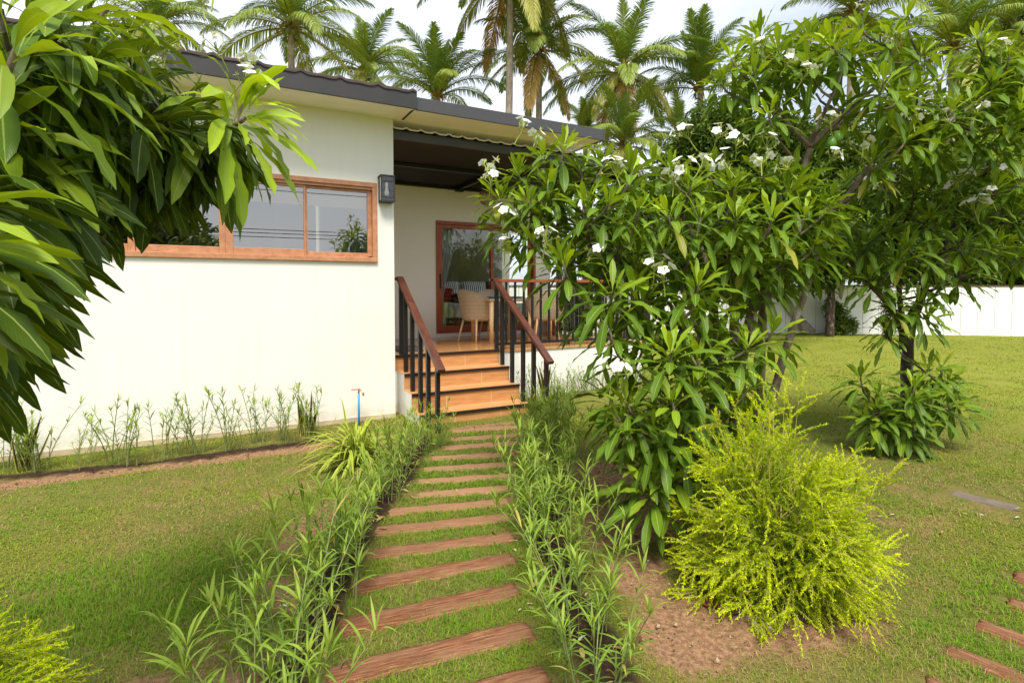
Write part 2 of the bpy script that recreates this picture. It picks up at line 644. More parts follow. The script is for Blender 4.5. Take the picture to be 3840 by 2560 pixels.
M['stone'] = m_plain('pebble_stone', (0.36, 0.30, 0.23), 0.8, 0.25, 14, 0.2)
M['bulb'] = m_plain('white_bulb', (0.85, 0.85, 0.83), 0.25, 0.02, 5)
M['curtain'] = m_plain('grey_curtain', (0.50, 0.53, 0.52), 0.9, 0.05, 6, 0.1)
M['cable'] = m_plain('black_cable', (0.02, 0.02, 0.02), 0.6, 0.1, 5)


def mat_fence():
    t = NT('white_metal_panel')
    v = t.coord('Object', (1, 1, 0.4))
    c = t.ramp(t.noise(v, 3, 6, 0.65), (0.3, (0.76, 0.755, 0.72)), (0.7, (0.84, 0.84, 0.82)))
    return t.set(c, 0.5, 0.3)


def mat_wicker():
    t = NT('woven_wicker')
    uv = t.coord('UV')
    sx = t.new('ShaderNodeSeparateXYZ')
    t.link(uv, sx.inputs[0])

    def fn(op, a, b=None):
        x = t.new('ShaderNodeMath', operation=op)
        for i, s in enumerate((a, b)):
            if s is None:
                continue
            if hasattr(s, 'is_linked'):
                t.link(s, x.inputs[i])
            else:
                x.inputs[i].default_value = s
        return x.outputs[0]
    row = fn('MULTIPLY', sx.outputs['Y'], 46.0)
    rowi = fn('FLOOR', row)
    colx = fn('ADD', fn('MULTIPLY', sx.outputs['X'], 30.0), fn('MULTIPLY', fn('MODULO', rowi, 2.0), 0.5))
    a = fn('ABSOLUTE', fn('SINE', fn('MULTIPLY', row, pi)))
    b = fn('ABSOLUTE', fn('SINE', fn('MULTIPLY', colx, pi)))
    h = fn('MULTIPLY', a, b)
    c = t.ramp(h, (0.05, (0.26, 0.17, 0.09)), (0.35, (0.60, 0.47, 0.31)), (0.9, (0.82, 0.71, 0.54)))
    nz = t.noise(t.coord(), 25, 3)
    c = t.mix(t.ramp(nz, (0.3, (0, 0, 0)), (0.7, (0.45, 0.45, 0.45))), c, (0.72, 0.66, 0.58), 'MULTIPLY')
    t.bump(h, 0.5, 0.006)
    return t.set(c, 0.6, 0.3)


def mat_plank():
    t = NT('weathered_plank')
    v = t.coord('Object', (1.3, 24, 24))
    f = t.noise(v, 2.2, 8, 0.7, 1.0)
    g = t.noise(t.coord('Object', (5, 150, 60)), 1.4, 6, 0.7, 0.6)
    f2 = t.noise(t.coord('Object', (1, 2.5, 1)), 4.0, 6, 0.65)
    c = t.ramp(f, (0.25, (0.11, 0.040, 0.018)), (0.45, (0.24, 0.092, 0.040)), (0.60, (0.31, 0.130, 0.062)), (0.8, (0.39, 0.20, 0.105)))
    c = t.mix(t.ramp(g, (0.42, (0.9, 0.9, 0.9)), (0.54, (0, 0, 0))), c, (0.11, 0.045, 0.024))
    c = t.mix(t.ramp(g, (0.53, (0, 0, 0)), (0.64, (0.7, 0.7, 0.7))), c, (0.44, 0.26, 0.15))
    info = t.new('ShaderNodeObjectInfo')
    c = t.mix(t.ramp(f2, (0.42, (0, 0, 0)), (0.70, (0.6, 0.6, 0.6))), c, (0.29, 0.17, 0.10))
    c = t.mix(t.ramp(info.outputs['Random'], (0.0, (0, 0, 0)), (1.0, (0.40, 0.40, 0.40))), c, (0.70, 0.64, 0.58), 'MULTIPLY')
    c = t.mix(info.outputs['Alpha'], c, t.mix(0.62, c, (0.38, 0.22, 0.125)))
    t.bump(g, 0.8, 0.008)
    return t.set(c, 0.8, 0.12)


def mat_stripe():
    t = NT('striped_pillow_cloth')
    uv = t.coord('UV')
    w = t.new('ShaderNodeTexWave', wave_type='BANDS', bands_direction='X')
    w.inputs['Scale'].default_value = 4.0
    t.link(uv, w.inputs['Vector'])
    c = t.ramp(w.outputs['Fac'], (0.42, (0.07, 0.09, 0.10)), (0.5, (0.72, 0.71, 0.68)))
    return t.set(c, 0.9, 0.1)


def mat_blind():
    t = NT('bamboo_blind')
    w = t.new('ShaderNodeTexWave', wave_type='BANDS', bands_direction='Z')
    w.inputs['Scale'].default_value = 26.0
    t.link(t.coord(), w.inputs['Vector'])
    c = t.ramp(w.outputs['Fac'], (0.2, (0.40, 0.24, 0.14)), (0.7, (0.70, 0.48, 0.32)))
    return t.set(c, 0.6, 0.2)


def mat_ground():
    """soil, dark bed soil and thatch; the mesh's masks say which grows where"""
    t = NT('lawn_soil')
    a = t.new('ShaderNodeAttribute', attribute_name='Col')
    sp = t.new('ShaderNodeSeparateColor')
    t.link(a.outputs['Color'], sp.inputs[0])
    v = t.coord()
    n1, n2, n3 = t.noise(v, 38, 6, 0.7), t.noise(v, 6, 5, 0.6), t.noise(v, 160, 4, 0.7)
    soil = t.ramp(n1, (0.28, (0.12, 0.062, 0.032)), (0.5, (0.27, 0.150, 0.080)), (0.72, (0.44, 0.28, 0.17)))
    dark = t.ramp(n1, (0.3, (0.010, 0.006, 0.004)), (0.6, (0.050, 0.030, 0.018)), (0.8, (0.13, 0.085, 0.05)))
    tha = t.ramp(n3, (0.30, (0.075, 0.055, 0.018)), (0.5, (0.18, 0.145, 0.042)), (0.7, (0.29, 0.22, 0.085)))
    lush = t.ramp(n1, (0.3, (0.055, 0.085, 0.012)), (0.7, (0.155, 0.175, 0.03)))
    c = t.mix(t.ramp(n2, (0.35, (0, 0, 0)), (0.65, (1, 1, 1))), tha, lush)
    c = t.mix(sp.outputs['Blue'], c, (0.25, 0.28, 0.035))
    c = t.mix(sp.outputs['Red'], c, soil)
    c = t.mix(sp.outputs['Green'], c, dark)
    t.bump(n1, 0.9, 0.02)
    return t.set(c, 0.92, 0.1)


M['fence'] = mat_fence()
M['wicker'] = mat_wicker()
M['plank'] = mat_plank()
M['stripe'] = mat_stripe()
M['blind'] = mat_blind()
M['ground'] = mat_ground()
M['poly'] = m_plain('pale_polycarbonate', (0.78, 0.76, 0.72), 0.35, 0.06, 8)
M['inside'] = m_plain('room_paint', (0.74, 0.72, 0.66), 0.9, 0.02, 3, 0.1)
M['darkwood'] = m_wood('dark_bed_timber', (0.06, 0.03, 0.018), (0.13, 0.07, 0.04), (2, 2, 10), 0.5, 3)

# ------------------------------------------------------------------ lie of the garden (metres, ground z = 0)
STEP_X0, STEP_X1, DECK_Z, DECK_Y = 2.03, 3.52, 0.732, 6.95
WALL_Y, CORNER_X, BACK_Y, END_X = 6.6, 1.92, 9.14, 5.80
SOFFIT_Z = 3.66
LEFT_ROW = np.array([(1.84, 5.46), (1.66, 5.02), (1.25, 4.30), (0.86, 3.66), (0.62, 3.22), (0.42, 2.76), (0.25, 2.42), (0.10, 2.05), (-0.02, 1.72)])
RIGHT_ROW = np.array([(3.76, 5.72), (3.16, 4.97), (2.70, 4.33), (2.27, 3.66), (1.95, 3.15), (1.72, 2.66), (1.55, 2.25), (1.43, 1.89), (1.34, 1.55)])
BED_ROW = np.array([(-2.6, 6.22), (-1.75, 6.18), (-1.2, 6.06), (-0.73, 6.03), (-0.21, 6.0), (0.2, 6.0), (0.6, 6.02), (0.98, 6.08)])
BARE = [(2.30, 1.70, 0.55, 0.34, -0.4), (2.90, 3.60, 0.42, 0.42, 0.0), (2.33, 2.85, 0.42, 0.30, 0.9), (2.02, 2.30, 0.30, 0.22, 0.8),
        (2.95, 2.65, 0.60, 0.60, 0.0), (0.55, 5.74, 1.15, 0.14, 0.0), (-1.2, 5.78, 1.3, 0.13, -0.05), (1.35, 5.35, 0.38, 0.18, 0.5),
        (0.30, 2.95, 0.12, 0.35, 0.45), (0.02, 2.35, 0.16, 0.20, 0.0), (-0.3, 2.55, 0.14, 0.10, 0), (2.75, 5.65, 0.65, 0.10, -0.1),
        (0.55, 3.85, 0.16, 0.4, -0.6), (1.85, 1.75, 0.22, 0.28, 0), (2.62, 4.2, 0.18, 0.5, 0.2)]
PLANKS = [((0.18, 1.97), (1.16, 1.83), 0.155), ((0.36, 2.25), (1.25, 2.13), 0.15), ((0.47, 2.56), (1.36, 2.45), 0.15), ((0.60, 2.88), (1.50, 2.75), 0.145),
          ((0.71, 3.21), (1.64, 3.01), 0.15), ((0.87, 3.50), (1.77, 3.28), 0.15), ((1.04, 3.77), (1.88, 3.54), 0.145), ((1.24, 4.01), (2.05, 3.77), 0.145),
          ((1.42, 4.26), (2.22, 4.01), 0.14), ((1.56, 4.53), (2.36, 4.28), 0.145), ((1.74, 4.80), (2.50, 4.56), 0.145), ((1.93, 5.05), (2.74, 4.87), 0.14),
          ((2.13, 5.30), (2.96, 5.10), 0.14), ((2.26, 5.60), (3.12, 5.42), 0.13)]
PLANKS2 = [((2.47, 1.08), (2.60, 0.42), 0.13), ((2.79, 1.15), (2.95, 0.45), 0.135), ((3.14, 1.17), (3.28, 0.46), 0.125), ((3.49, 1.18), (3.62, 0.5), 0.125),
           ((3.84, 1.27), (3.96, 0.6), 0.125)]


def d_poly(x, y, P):
    """distance from points to a polyline"""
    best = np.full(np.shape(x), 1e9)
    for (ax, ay), (bx, by) in zip(P[:-1], P[1:]):
        dx, dy = bx - ax, by - ay
        t = np.clip(((x - ax) * dx + (y - ay) * dy) / (dx * dx + dy * dy), 0, 1)
        best = np.minimum(best, np.hypot(x - ax - t * dx, y - ay - t * dy))
    return best


def masks(x, y):
    """bare soil, dark planting soil, far pale lawn: each 0..1"""
    n1, n2, n3 = vnoise(x, y, 0.9, 1), vnoise(x, y, 0.25, 2), vnoise(x, y, 0.08, 3)
    jit = (n2 - 0.5) * 0.7 + (n3 - 0.5) * 0.5
    soil = sstep(0.655, 0.77, n1 * 0.40 + n2 * 0.42 + n3 * 0.20) * np.where(x < 0.2, 0.35, 0.75) * sstep(7.0, 3.5, np.hypot(x, y))
    for cx, cy, rx, ry, a in BARE:
        u = (x - cx) * math.cos(a) + (y - cy) * math.sin(a)
        v = -(x - cx) * math.sin(a) + (y - cy) * math.cos(a)
        soil = np.maximum(soil, 1 - sstep(0.65, 1.15, np.hypot(u / rx, v / ry) + jit * 0.6))
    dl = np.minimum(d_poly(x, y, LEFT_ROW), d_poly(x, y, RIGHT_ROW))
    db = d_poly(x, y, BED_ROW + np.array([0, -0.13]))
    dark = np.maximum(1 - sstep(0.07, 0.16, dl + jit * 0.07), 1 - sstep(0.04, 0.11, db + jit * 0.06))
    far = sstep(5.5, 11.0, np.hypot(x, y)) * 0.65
    return soil, dark, far


def ground_z(x, y):
    return (vnoise(x, y, 0.45, 7) - 0.5) * 0.022 + (vnoise(x, y, 0.11, 8) - 0.5) * 0.008


def build_ground():
    def axis(lo, hi, step, far):
        a = np.arange(lo, hi, step)
        g = np.geomspace(step * 2, far, 26)
        return np.concatenate([lo - g[::-1], a, hi + g])
    xs, ys = axis(-4.0, 9.0, 0.055, 400), axis(0.2, 9.0, 0.055, 400)
    X, Y = np.meshgrid(xs, ys, indexing='ij')
    s, d, f = masks(X, Y)
    Z = ground_z(X, Y) * sstep(30, 15, np.hypot(X, Y)) - s * 0.006 + d * 0.006 + np.maximum(s, d) * (vnoise(X, Y, 0.06, 91) - 0.5) * 0.030
    i, j = np.meshgrid(np.arange(len(xs) - 1), np.arange(len(ys) - 1), indexing='ij')
    n = len(ys)
    F = np.stack([i * n + j, (i + 1) * n + j, (i + 1) * n + j + 1, i * n + j + 1], -1).reshape(-1, 4)
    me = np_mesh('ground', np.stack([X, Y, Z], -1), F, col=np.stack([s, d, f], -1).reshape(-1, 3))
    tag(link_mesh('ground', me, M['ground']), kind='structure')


def plank_dist(x, y):
    best = np.full(np.shape(x), 9.0)
    for (a, b, w) in PLANKS + PLANKS2:
        best = np.minimum(best, d_poly(x, y, [a, b]) - w / 2)
    return best


def build_grass():
    """mown turf: bent blades, close ones with two segments"""
    rng = np.random.default_rng(5)
    Xs, Ys = [], []
    for r0, r1, dens in ((1.2, 3.2, 17000), (3.2, 5.0, 10500), (5.0, 8.0, 4800), (8.0, 13.0, 1900), (13.0, 25.0, 600)):
        a0, a1 = YAW_DEG_SPAN
        n = int(dens * (r1 * r1 - r0 * r0) / 2 * radians(a0 + a1))
        r = np.sqrt(rng.uniform(r0 * r0, r1 * r1, n))
        th = radians(28.4) + np.radians(rng.uniform(-a0, a1, n))
        Xs.append(r * np.sin(th))
        Ys.append(r * np.cos(th))
    x, y = np.concatenate(Xs), np.concatenate(Ys)
    s, d, f = masks(x, y)
    keep = rng.random(len(x)) > np.clip(s * 0.97 + d * 1.2, 0, 1)
    keep &= rng.random(len(x)) > 0.50 * sstep(0.35, 0.75, vnoise(x, y, 0.35, 21)) * 0.9
    pdst = plank_dist(x, y)
    keep &= pdst > rng.normal(-0.004, 0.012, len(x)) - 0.035 * sstep(0.55, 0.85, vnoise(x, y, 0.07, 71)) * np.where(x > 2.3, 1.3, 1.0)
    keep &= ~((y > WALL_Y - 0.02) & (x < CORNER_X + 0.02))
    keep &= ~((y > 5.98) & (x > STEP_X0 - 0.04) & (x < 6.25)) & ~((y > DECK_Y - 0.02) & (x < 6.25))
    keep &= ~((np.abs(x - 5.02) < 0.2) & (np.abs(y - 1.85) < 0.25))
    x, y, f = x[keep], y[keep], f[keep]
    n = len(x)
    dist = np.hypot(x, y)
    lush = np.exp(-(((x + 0.45) / 0.75) ** 2 + ((y - 3.35) / 0.45) ** 2)) + 0.5 * np.exp(-(((x + 0.9) / 0.5) ** 2 + ((y - 2.9) / 0.4) ** 2))
    pathg = (np.abs(plank_dist(x, y) - 0.06) < 0.07) * 0.5
    lush = np.clip(lush + pathg + 0.35 * vnoise(x, y, 0.6, 31) ** 2, 0, 1)
    h = rng.uniform(0.008, 0.021, n) * (1 + 1.25 * lush) * np.where(rng.random(n) < 0.04, 1.7, 1.0) * (1 + 0.03 * dist)
    w = rng.uniform(0.0018, 0.0034, n) * np.clip(dist / 3.2, 0.9, 3.4)
    az = rng.uniform(0, 2 * pi, n)
    lean = rng.uniform(0.5, 2.1, n) * (1 - 0.35 * lush)
    dx, dy = np.cos(az), np.sin(az)
    z0 = ground_z(x, y) - 0.004
    P = np.stack([x, y, z0], -1)
    dirh = np.stack([dx, dy, np.zeros(n)], -1)
    side = np.stack([-dy, dx, np.zeros(n)], -1) * (w / 2)[:, None]
    up = np.array([0, 0, 1.0])
    mid = P + up * (h * 0.62)[:, None] + dirh * (h * lean * 0.35)[:, None]
    tip = P + up * (h * np.clip(1.1 - lean * 0.42, 0.35, 1))[:, None] + dirh * (h * lean)[:, None]
    V = np.stack([P - side, P + side, mid - side * 0.85, mid + side * 0.85, tip], 1)
    b = np.arange(n)[:, None] * 5
    Q = b + np.array([[0, 1, 3, 2]])
    T = b + np.array([[2, 3, 4]])
    g = np.array([0.140, 0.270, 0.016])
    yg = np.array([0.265, 0.290, 0.028])
    st = np.array([0.38, 0.29, 0.115])
    t1 = np.clip(vnoise(x, y, 0.5, 41) * 0.9 + rng.normal(0, 0.25, n) - lush * 0.55 + f * 0.35, 0, 1)[:, None]
    c = g * (1 - t1) + yg * t1
    dry = (rng.random(n) < (0.10 + 0.52 * sstep(0.42, 0.72, vnoise(x, y, 0.8, 43) * 0.55 + vnoise(x, y, 0.2, 44) * 0.45)) * (1 - 0.8 * lush) * (1 - f * 0.6))[:, None]
    c = np.where(dry, st * rng.uniform(0.6, 1.1, (n, 1)), c) * rng.uniform(0.8, 1.2, (n, 1))
    me = np_mesh('lawn_grass', V, [Q, T], col=np.repeat(c, 5, 0), smooth=False)
    tag(link_mesh('lawn_grass', me, M['blade']), kind='stuff', label='short mown tropical turf with dry straw patches across the garden', cat='grass')


YAW_DEG_SPAN = (50, 50)
build_ground()
build_grass()


def build_plank(a, b, w, seed, name, label, group, fade=0.0):
    """weathered timber sleeper sunk in the turf: worn top, ragged ends"""
    a, b = np.array(a, float), np.array(b, float)
    rng = np.random.default_rng(seed)
    L = np.linalg.norm(b - a)
    ang = math.atan2(b[1] - a[1], b[0] - a[0])
    nx, ny = 44, 9
    X, Y = np.meshgrid(np.linspace(-L / 2, L / 2, nx), np.linspace(-1, 1, ny), indexing='ij')
    hw = w / 2 * (1 + 0.05 * np.sin(X * 5 + seed) + 0.03 * np.sin(X * 17 + seed * 2.1))
    Yw = Y * hw
    Xw = X + (np.abs(X) > L / 2 - 0.03) * rng.normal(0, 0.006, X.shape)
    Z = 0.011 + (vnoise(Xw * 0.25, Yw, 0.02, seed) - 0.5) * 0.009 - 0.008 * (np.abs(Y) > 0.99) - 0.005 * (np.abs(X) > L / 2 - 0.01)
    top = np.stack([Xw, Yw, Z], -1)
    ring = [(i, 0) for i in range(nx)] + [(nx - 1, j) for j in range(1, ny)] + [(i, ny - 1) for i in range(nx - 2, -1, -1)] + [(0, j) for j in range(ny - 2, 0, -1)]
    low = np.array([[top[i, j, 0], top[i, j, 1], -0.05] for i, j in ring])
    i, j = np.meshgrid(np.arange(nx - 1), np.arange(ny - 1), indexing='ij')
    F = np.stack([i * ny + j, (i + 1) * ny + j, (i + 1) * ny + j + 1, i * ny + j + 1], -1).reshape(-1, 4)
    base = nx * ny
    ids = np.array([p * ny + q for p, q in ring])
    m = len(ring)
    S = np.stack([ids, np.roll(ids, -1), base + np.roll(np.arange(m), -1), base + np.arange(m)], -1)[:, ::-1]
    me = np_mesh(name, np.concatenate([top.reshape(-1, 3), low]), [F, S], smooth=True)
    o = link_mesh(name, me, M['plank'])
    c = (a + b) / 2
    o.location = (c[0], c[1], float(ground_z(c[0], c[1])))
    o.rotation_euler = (0, 0, ang)
    o.color = (1, 1, 1, fade)
    tag(o, label, 'plank', group)


for k, (a, b, w) in enumerate(PLANKS):
    build_plank(a, b, w, 100 + k, 'path_plank', 'weathered red-brown wooden plank in the turf path, %s counted from the house steps' % ordinal(len(PLANKS) - 1 - k),
                'wooden planks of the path to the steps', float(np.clip((k - 3) / 4.0, 0, 1)))
for k, (a, b, w) in enumerate(PLANKS2):
    build_plank(a, b, w, 200 + k, 'path_plank', 'sunken orange-brown plank of the second path beyond the golden bush, %s from the bush' % ordinal(k),
                'wooden planks of the second path')
slab = MB().box(-0.07, 0.07, -0.19, 0.19, -0.05, 0.010, 0.006).build('concrete_slab', M['concrete'])
slab.location, slab.rotation_euler = (5.02, 1.85, 0), (0, 0, 0.15)
tag(slab, 'small grey concrete slab lying alone in the lawn', 'paving slab')

# ------------------------------------------------------------------ the house
house = thing('house', 'single-storey cream bungalow with dark flat eaves and timber windows', 'house', (0, WALL_Y, 0))


def hp(name, mb, mat, parent=None, smooth=False):
    """part of the house, modelled in world coordinates"""
    o = mb.build(name, mat, None, smooth)
    p = parent or house
    o.parent = p
    o.matrix_parent_inverse.identity()
    off = p.location if p.parent is None else p.location + p.parent.location
    for v in o.data.vertices:
        v.co -= off
    return o


def wall_xz(mb, x0, x1, z0, z1, y0, y1, holes):
    """wall in the XZ plane with rectangular openings"""
    xs = sorted({x0, x1, *[h[0] for h in holes], *[h[1] for h in holes]})
    for a, b in zip(xs[:-1], xs[1:]):
        hs = sorted([h for h in holes if h[0] <= a and h[1] >= b], key=lambda h: h[2])
        z = z0
        for h in hs:
            if h[2] > z:
                mb.box(a, b, y0, y1, z, h[2])
            z = h[3]
        if z < z1:
            mb.box(a, b, y0, y1, z, z1)


WX0, WX1, WZ0, WZ1 = -1.60, 1.71, 1.91, 2.86
DX0, DX1, DZ0, DZ1 = 3.41, 5.46, 0.80, 2.80
mb = MB()
wall_xz(mb, -7.0, CORNER_X, -0.3, SOFFIT_Z + 0.1, WALL_Y, WALL_Y + 0.16, [(WX0, WX1, WZ0, WZ1)])
mb.box(CORNER_X - 0.16, CORNER_X, WALL_Y + 0.16, BACK_Y, -0.3, SOFFIT_Z + 0.1)
hp('front_wall', mb, M['wall'])
mb = MB()
wall_xz(mb, CORNER_X - 0.16, END_X, 0.6, SOFFIT_Z + 0.1, BACK_Y, BACK_Y + 0.16, [(DX0, DX1, DZ0, DZ1)])
mb.box(END_X - 0.16, END_X, BACK_Y + 0.16, 9.5, -0.3, SOFFIT_Z + 0.1)
mb.box(END_X - 0.16, END_X, 10.9, 13.4, -0.3, SOFFIT_Z + 0.1)
mb.box(END_X - 0.16, END_X, 9.5, 10.9, -0.3, 0.8)  # sill of a side opening added to let daylight onto the bed
mb.box(END_X - 0.16, END_X, 9.5, 10.9, 3.2, SOFFIT_Z + 0.1)
hp('porch_wall', mb, M['wall_porch'])
hp('plinth', MB().box(-7.0, CORNER_X, WALL_Y - 0.012, WALL_Y, -0.3, 0.05), m_plain('stained_plinth', (0.52, 0.42, 0.28), 0.85, 0.25, 5))
mb = MB()      # rooms behind the openings
mb.box(-7, CORNER_X - 0.165, WALL_Y + 0.165, 11.5, 0.55, 0.60)
mb.box(-7, CORNER_X - 0.165, 11.5, 11.6, 0.6, SOFFIT_Z - 0.3)
mb.box(-7, -6.9, WALL_Y + 0.165, 11.5, 0.6, SOFFIT_Z - 0.3)
mb.box(CORNER_X - 0.26, CORNER_X - 0.165, WALL_Y + 0.165, BACK_Y, 0.6, SOFFIT_Z - 0.3)
mb.box(-7, CORNER_X - 0.165, WALL_Y + 0.165, 11.6, SOFFIT_Z - 0.3, SOFFIT_Z - 0.22)
mb.box(0.75, 0.85, 8.6, 11.5, 0.6, SOFFIT_Z - 0.3)
mb.box(CORNER_X - 0.1, END_X - 0.17, BACK_Y + 0.165, 13.4, 0.66, 0.715)
mb.box(CORNER_X - 0.1, END_X, 13.4, 13.5, 0.6, SOFFIT_Z - 0.3)
mb.box(CORNER_X - 0.1, CORNER_X, BACK_Y + 0.165, 13.4, 0.715, SOFFIT_Z - 0.3)
mb.box(CORNER_X - 0.1, END_X - 0.17, BACK_Y + 0.165, 13.4, SOFFIT_Z - 0.3, SOFFIT_Z - 0.22)
hp('room_lining', mb, M['inside'])
# eaves: soffit boards, fascias, tiled roof
FX, FY = 2.05, 6.10
mb = MB()
mb.add([(-7, FY, SOFFIT_Z), (FX, FY, SOFFIT_Z), (CORNER_X, WALL_Y, SOFFIT_Z), (-7, WALL_Y, SOFFIT_Z)], [(0, 1, 2, 3)])
mb.add([(FX + 0.004, FY + 0.05, SOFFIT_Z + 0.006), (4.76, FY + 0.05, SOFFIT_Z + 0.006), (4.90, BACK_Y, SOFFIT_Z + 0.006), (CORNER_X + 0.004, BACK_Y, SOFFIT_Z + 0.006),
        (CORNER_X + 0.004, WALL_Y, SOFFIT_Z + 0.006)], [(0, 1, 2, 3, 4)])
hp('soffit', mb, M['soffit'])
hp('fascia', MB().box(-7, FX, FY - 0.025, FY - 0.001, SOFFIT_Z - 0.015, 3.85, 0.003).box(FX - 0.025, FX, FY, WALL_Y, SOFFIT_Z + 0.002, 3.85), M['fascia'])
f2 = hp('fascia', MB().box(FX + 0.003, 4.76, FY + 0.025, FY + 0.049, SOFFIT_Z - 0.008, 3.80, 0.003).box(4.762, 4.785, FY + 0.025, BACK_Y, SOFFIT_Z - 0.008, 3.80), M['fascia2'])
f2['label'] = 'lighter grey fascia board above the porch'
hp('flat_roof', MB().box(FX, 4.76, FY + 0.05, 13.4, 3.70, 3.785), M['fascia2'])
xs = np.arange(-7, FX + 0.001, 0.02)
prof = 0.003 * np.cos(xs * 2 * pi / 0.20) + 0.020 * np.exp(-(((xs + 7) % 0.40 - 0.20) / 0.035) ** 2)
V = np.concatenate([np.stack([xs, np.full_like(xs, y), 3.850 + prof + (y - FY) * 0.16 + dz], -1) for y, dz in ((FY - 0.035, -0.03), (FY - 0.035, 0), (13.0, 0))])
m_ = len(xs)
i = np.arange(m_ - 1)
me = np_mesh('roof', V - np.array(house.location), [np.concatenate([np.stack([i + r * m_, i + 1 + r * m_, i + 1 + (r + 1) * m_, i + (r + 1) * m_], -1) for r in (0, 1)])])
link_mesh('roof', me, M['rooftile'], house)

# long timber window in the front wall
win = hp('window', MB().box(WX0, WX1, WALL_Y - 0.025, WALL_Y + 0.12, WZ1 - 0.055, WZ1, 0.004).box(WX0, WX1, WALL_Y - 0.03, WALL_Y + 0.12, WZ0, WZ0 + 0.055, 0.004)
         .box(WX0, WX0 + 0.055, WALL_Y - 0.024, WALL_Y + 0.12, WZ0 + 0.055, WZ1 - 0.055, 0.004).box(WX1 - 0.055, WX1, WALL_Y - 0.024, WALL_Y + 0.12, WZ0 + 0.055, WZ1 - 0.055, 0.004)
         .box(WX0 + 0.055, WX1 - 0.055, WALL_Y - 0.005, WALL_Y + 0.02, WZ1 - 0.085, WZ1 - 0.056), M['window_wood'])
WXS = [WX0 + 0.055, -0.72, 0.085, 0.90, WX1 - 0.055]
for k in range(4):
    a, b = WXS[k], WXS[k + 1]
    y = WALL_Y + (0.030 if k in (1, 3) else 0.014)
    lo, hi = WZ0 + 0.056, WZ1 - 0.087
    l, r, bt = (0.075, 0.02, 0.075) if k == 2 else ((0.02, 0.05, 0.055) if k == 3 else (0.05, 0.06, 0.075))
    sash = hp('sash', MB().box(a, a + l, y, y + 0.04, lo, hi, 0.003).box(b - r, b, y, y + 0.04, lo, hi, 0.003).box(a + l, b - r, y + 0.002, y + 0.04, hi - 0.03, hi, 0.003)
              .box(a + l, b - r, y + 0.002, y + 0.04, lo, lo + bt, 0.003), M['window_wood'], win)
    hp('pane', MB().quad((a + l, y + 0.02, lo + bt), (b - r, y + 0.02, lo + bt), (b - r, y + 0.02, hi - 0.03), (a + l, y + 0.02, hi - 0.03)), M['glass'], win)
hp('window_lock', MB().box(1.615, 1.645, WALL_Y + 0.0, WALL_Y + 0.03, WZ0 + 0.058, WZ0 + 0.07), M['black'], win)
bl = MB()
for k in range(9):
    bl.box(-0.68, WX1 - 0.08, WALL_Y + 0.13 + 0.004 * (k % 2), WALL_Y + 0.15, WZ1 - 0.10 - 0.022 * (k + 1), WZ1 - 0.10 - 0.022 * k - 0.004)
hp('blind', bl, M['blind'], win)
# sliding glass door on the porch
door = hp('sliding_door', MB().box(DX0, DX1, BACK_Y - 0.02, BACK_Y + 0.12, DZ1 - 0.06, DZ1, 0.004).box(DX0, DX1, BACK_Y - 0.025, BACK_Y + 0.12, DZ0, DZ0 + 0.04, 0.004)
          .box(DX0, DX0 + 0.05, BACK_Y - 0.018, BACK_Y + 0.12, DZ0 + 0.04, DZ1 - 0.06, 0.004).box(DX1 - 0.05, DX1, BACK_Y - 0.018, BACK_Y + 0.12, DZ0 + 0.04, DZ1 - 0.06, 0.004), M['door_wood'])
dm = 4.52
for a, b, y, l, r in ((DX0 + 0.05, dm + 0.03, BACK_Y + 0.01, 0.075, 0.05), (dm - 0.03, DX1 - 0.05, BACK_Y + 0.06, 0.05, 0.075)):
    lo, hi = DZ0 + 0.042, DZ1 - 0.062
    leaf = hp('door_leaf', MB().box(a, a + l, y, y + 0.04, lo, hi, 0.003).box(b - r, b, y, y + 0.04, lo, hi, 0.003).box(a + l, b - r, y + 0.002, y + 0.04, hi - 0.06, hi, 0.003)
              .box(a + l, b - r, y + 0.002, y + 0.04, lo, lo + 0.09, 0.003), M['door_wood'], door)
    hp('pane', MB().quad((a + l, y + 0.02, lo + 0.09), (b - r, y + 0.02, lo + 0.09), (b - r, y + 0.02, hi - 0.06), (a + l, y + 0.02, hi - 0.06)), M['glass_door'], door)
hp('handle', MB().box(DX0 + 0.075, DX0 + 0.10, BACK_Y - 0.012, BACK_Y + 0.01, 1.60, 1.86, 0.004), M['black'], door)

# ------------------------------------------------------------------ porch platform and steps
porch = thing('porch', 'raised porch with glossy brown floor tiles over a white base wall', 'porch', (0, 0, 0))


def uvq(mb, a, b, c, d, flip=False):
    a, b, c, d = (np.array(p, float) for p in (a, b, c, d))
    lu, lv = np.linalg.norm(b - a), np.linalg.norm(d - a)
    uv = [(0.17, 0), (0.17 + lu, 0), (0.17 + lu, lv), (0.17, lv)]
    return mb.quad(a, b, c, d, uv)


DEX = 6.20
mb = MB()
uvq(mb, (CORNER_X, DECK_Y - 0.07, DECK_Z), (DEX, DECK_Y - 0.07, DECK_Z), (DEX, BACK_Y, DECK_Z), (CORNER_X, BACK_Y, DECK_Z))
uvq(mb, (STEP_X1 + 0.002, DECK_Y - 0.07, DECK_Z - 0.035), (DEX, DECK_Y - 0.07, DECK_Z - 0.035), (DEX, DECK_Y - 0.07, DECK_Z), (STEP_X1 + 0.002, DECK_Y - 0.07, DECK_Z))
mb.quad((STEP_X1, DECK_Y - 0.07, DECK_Z - 0.035), (STEP_X1, DECK_Y - 0.04, DECK_Z - 0.035), (DEX, DECK_Y - 0.04, DECK_Z - 0.035), (DEX, DECK_Y - 0.07, DECK_Z - 0.035))
mb.build('floor_tiles', M['tile_floor'], porch)
MB().box(CORNER_X + 0.002, DEX - 0.02, DECK_Y - 0.05, BACK_Y, -0.3, DECK_Z - 0.037).build('base_wall', M['white_wall'], porch)
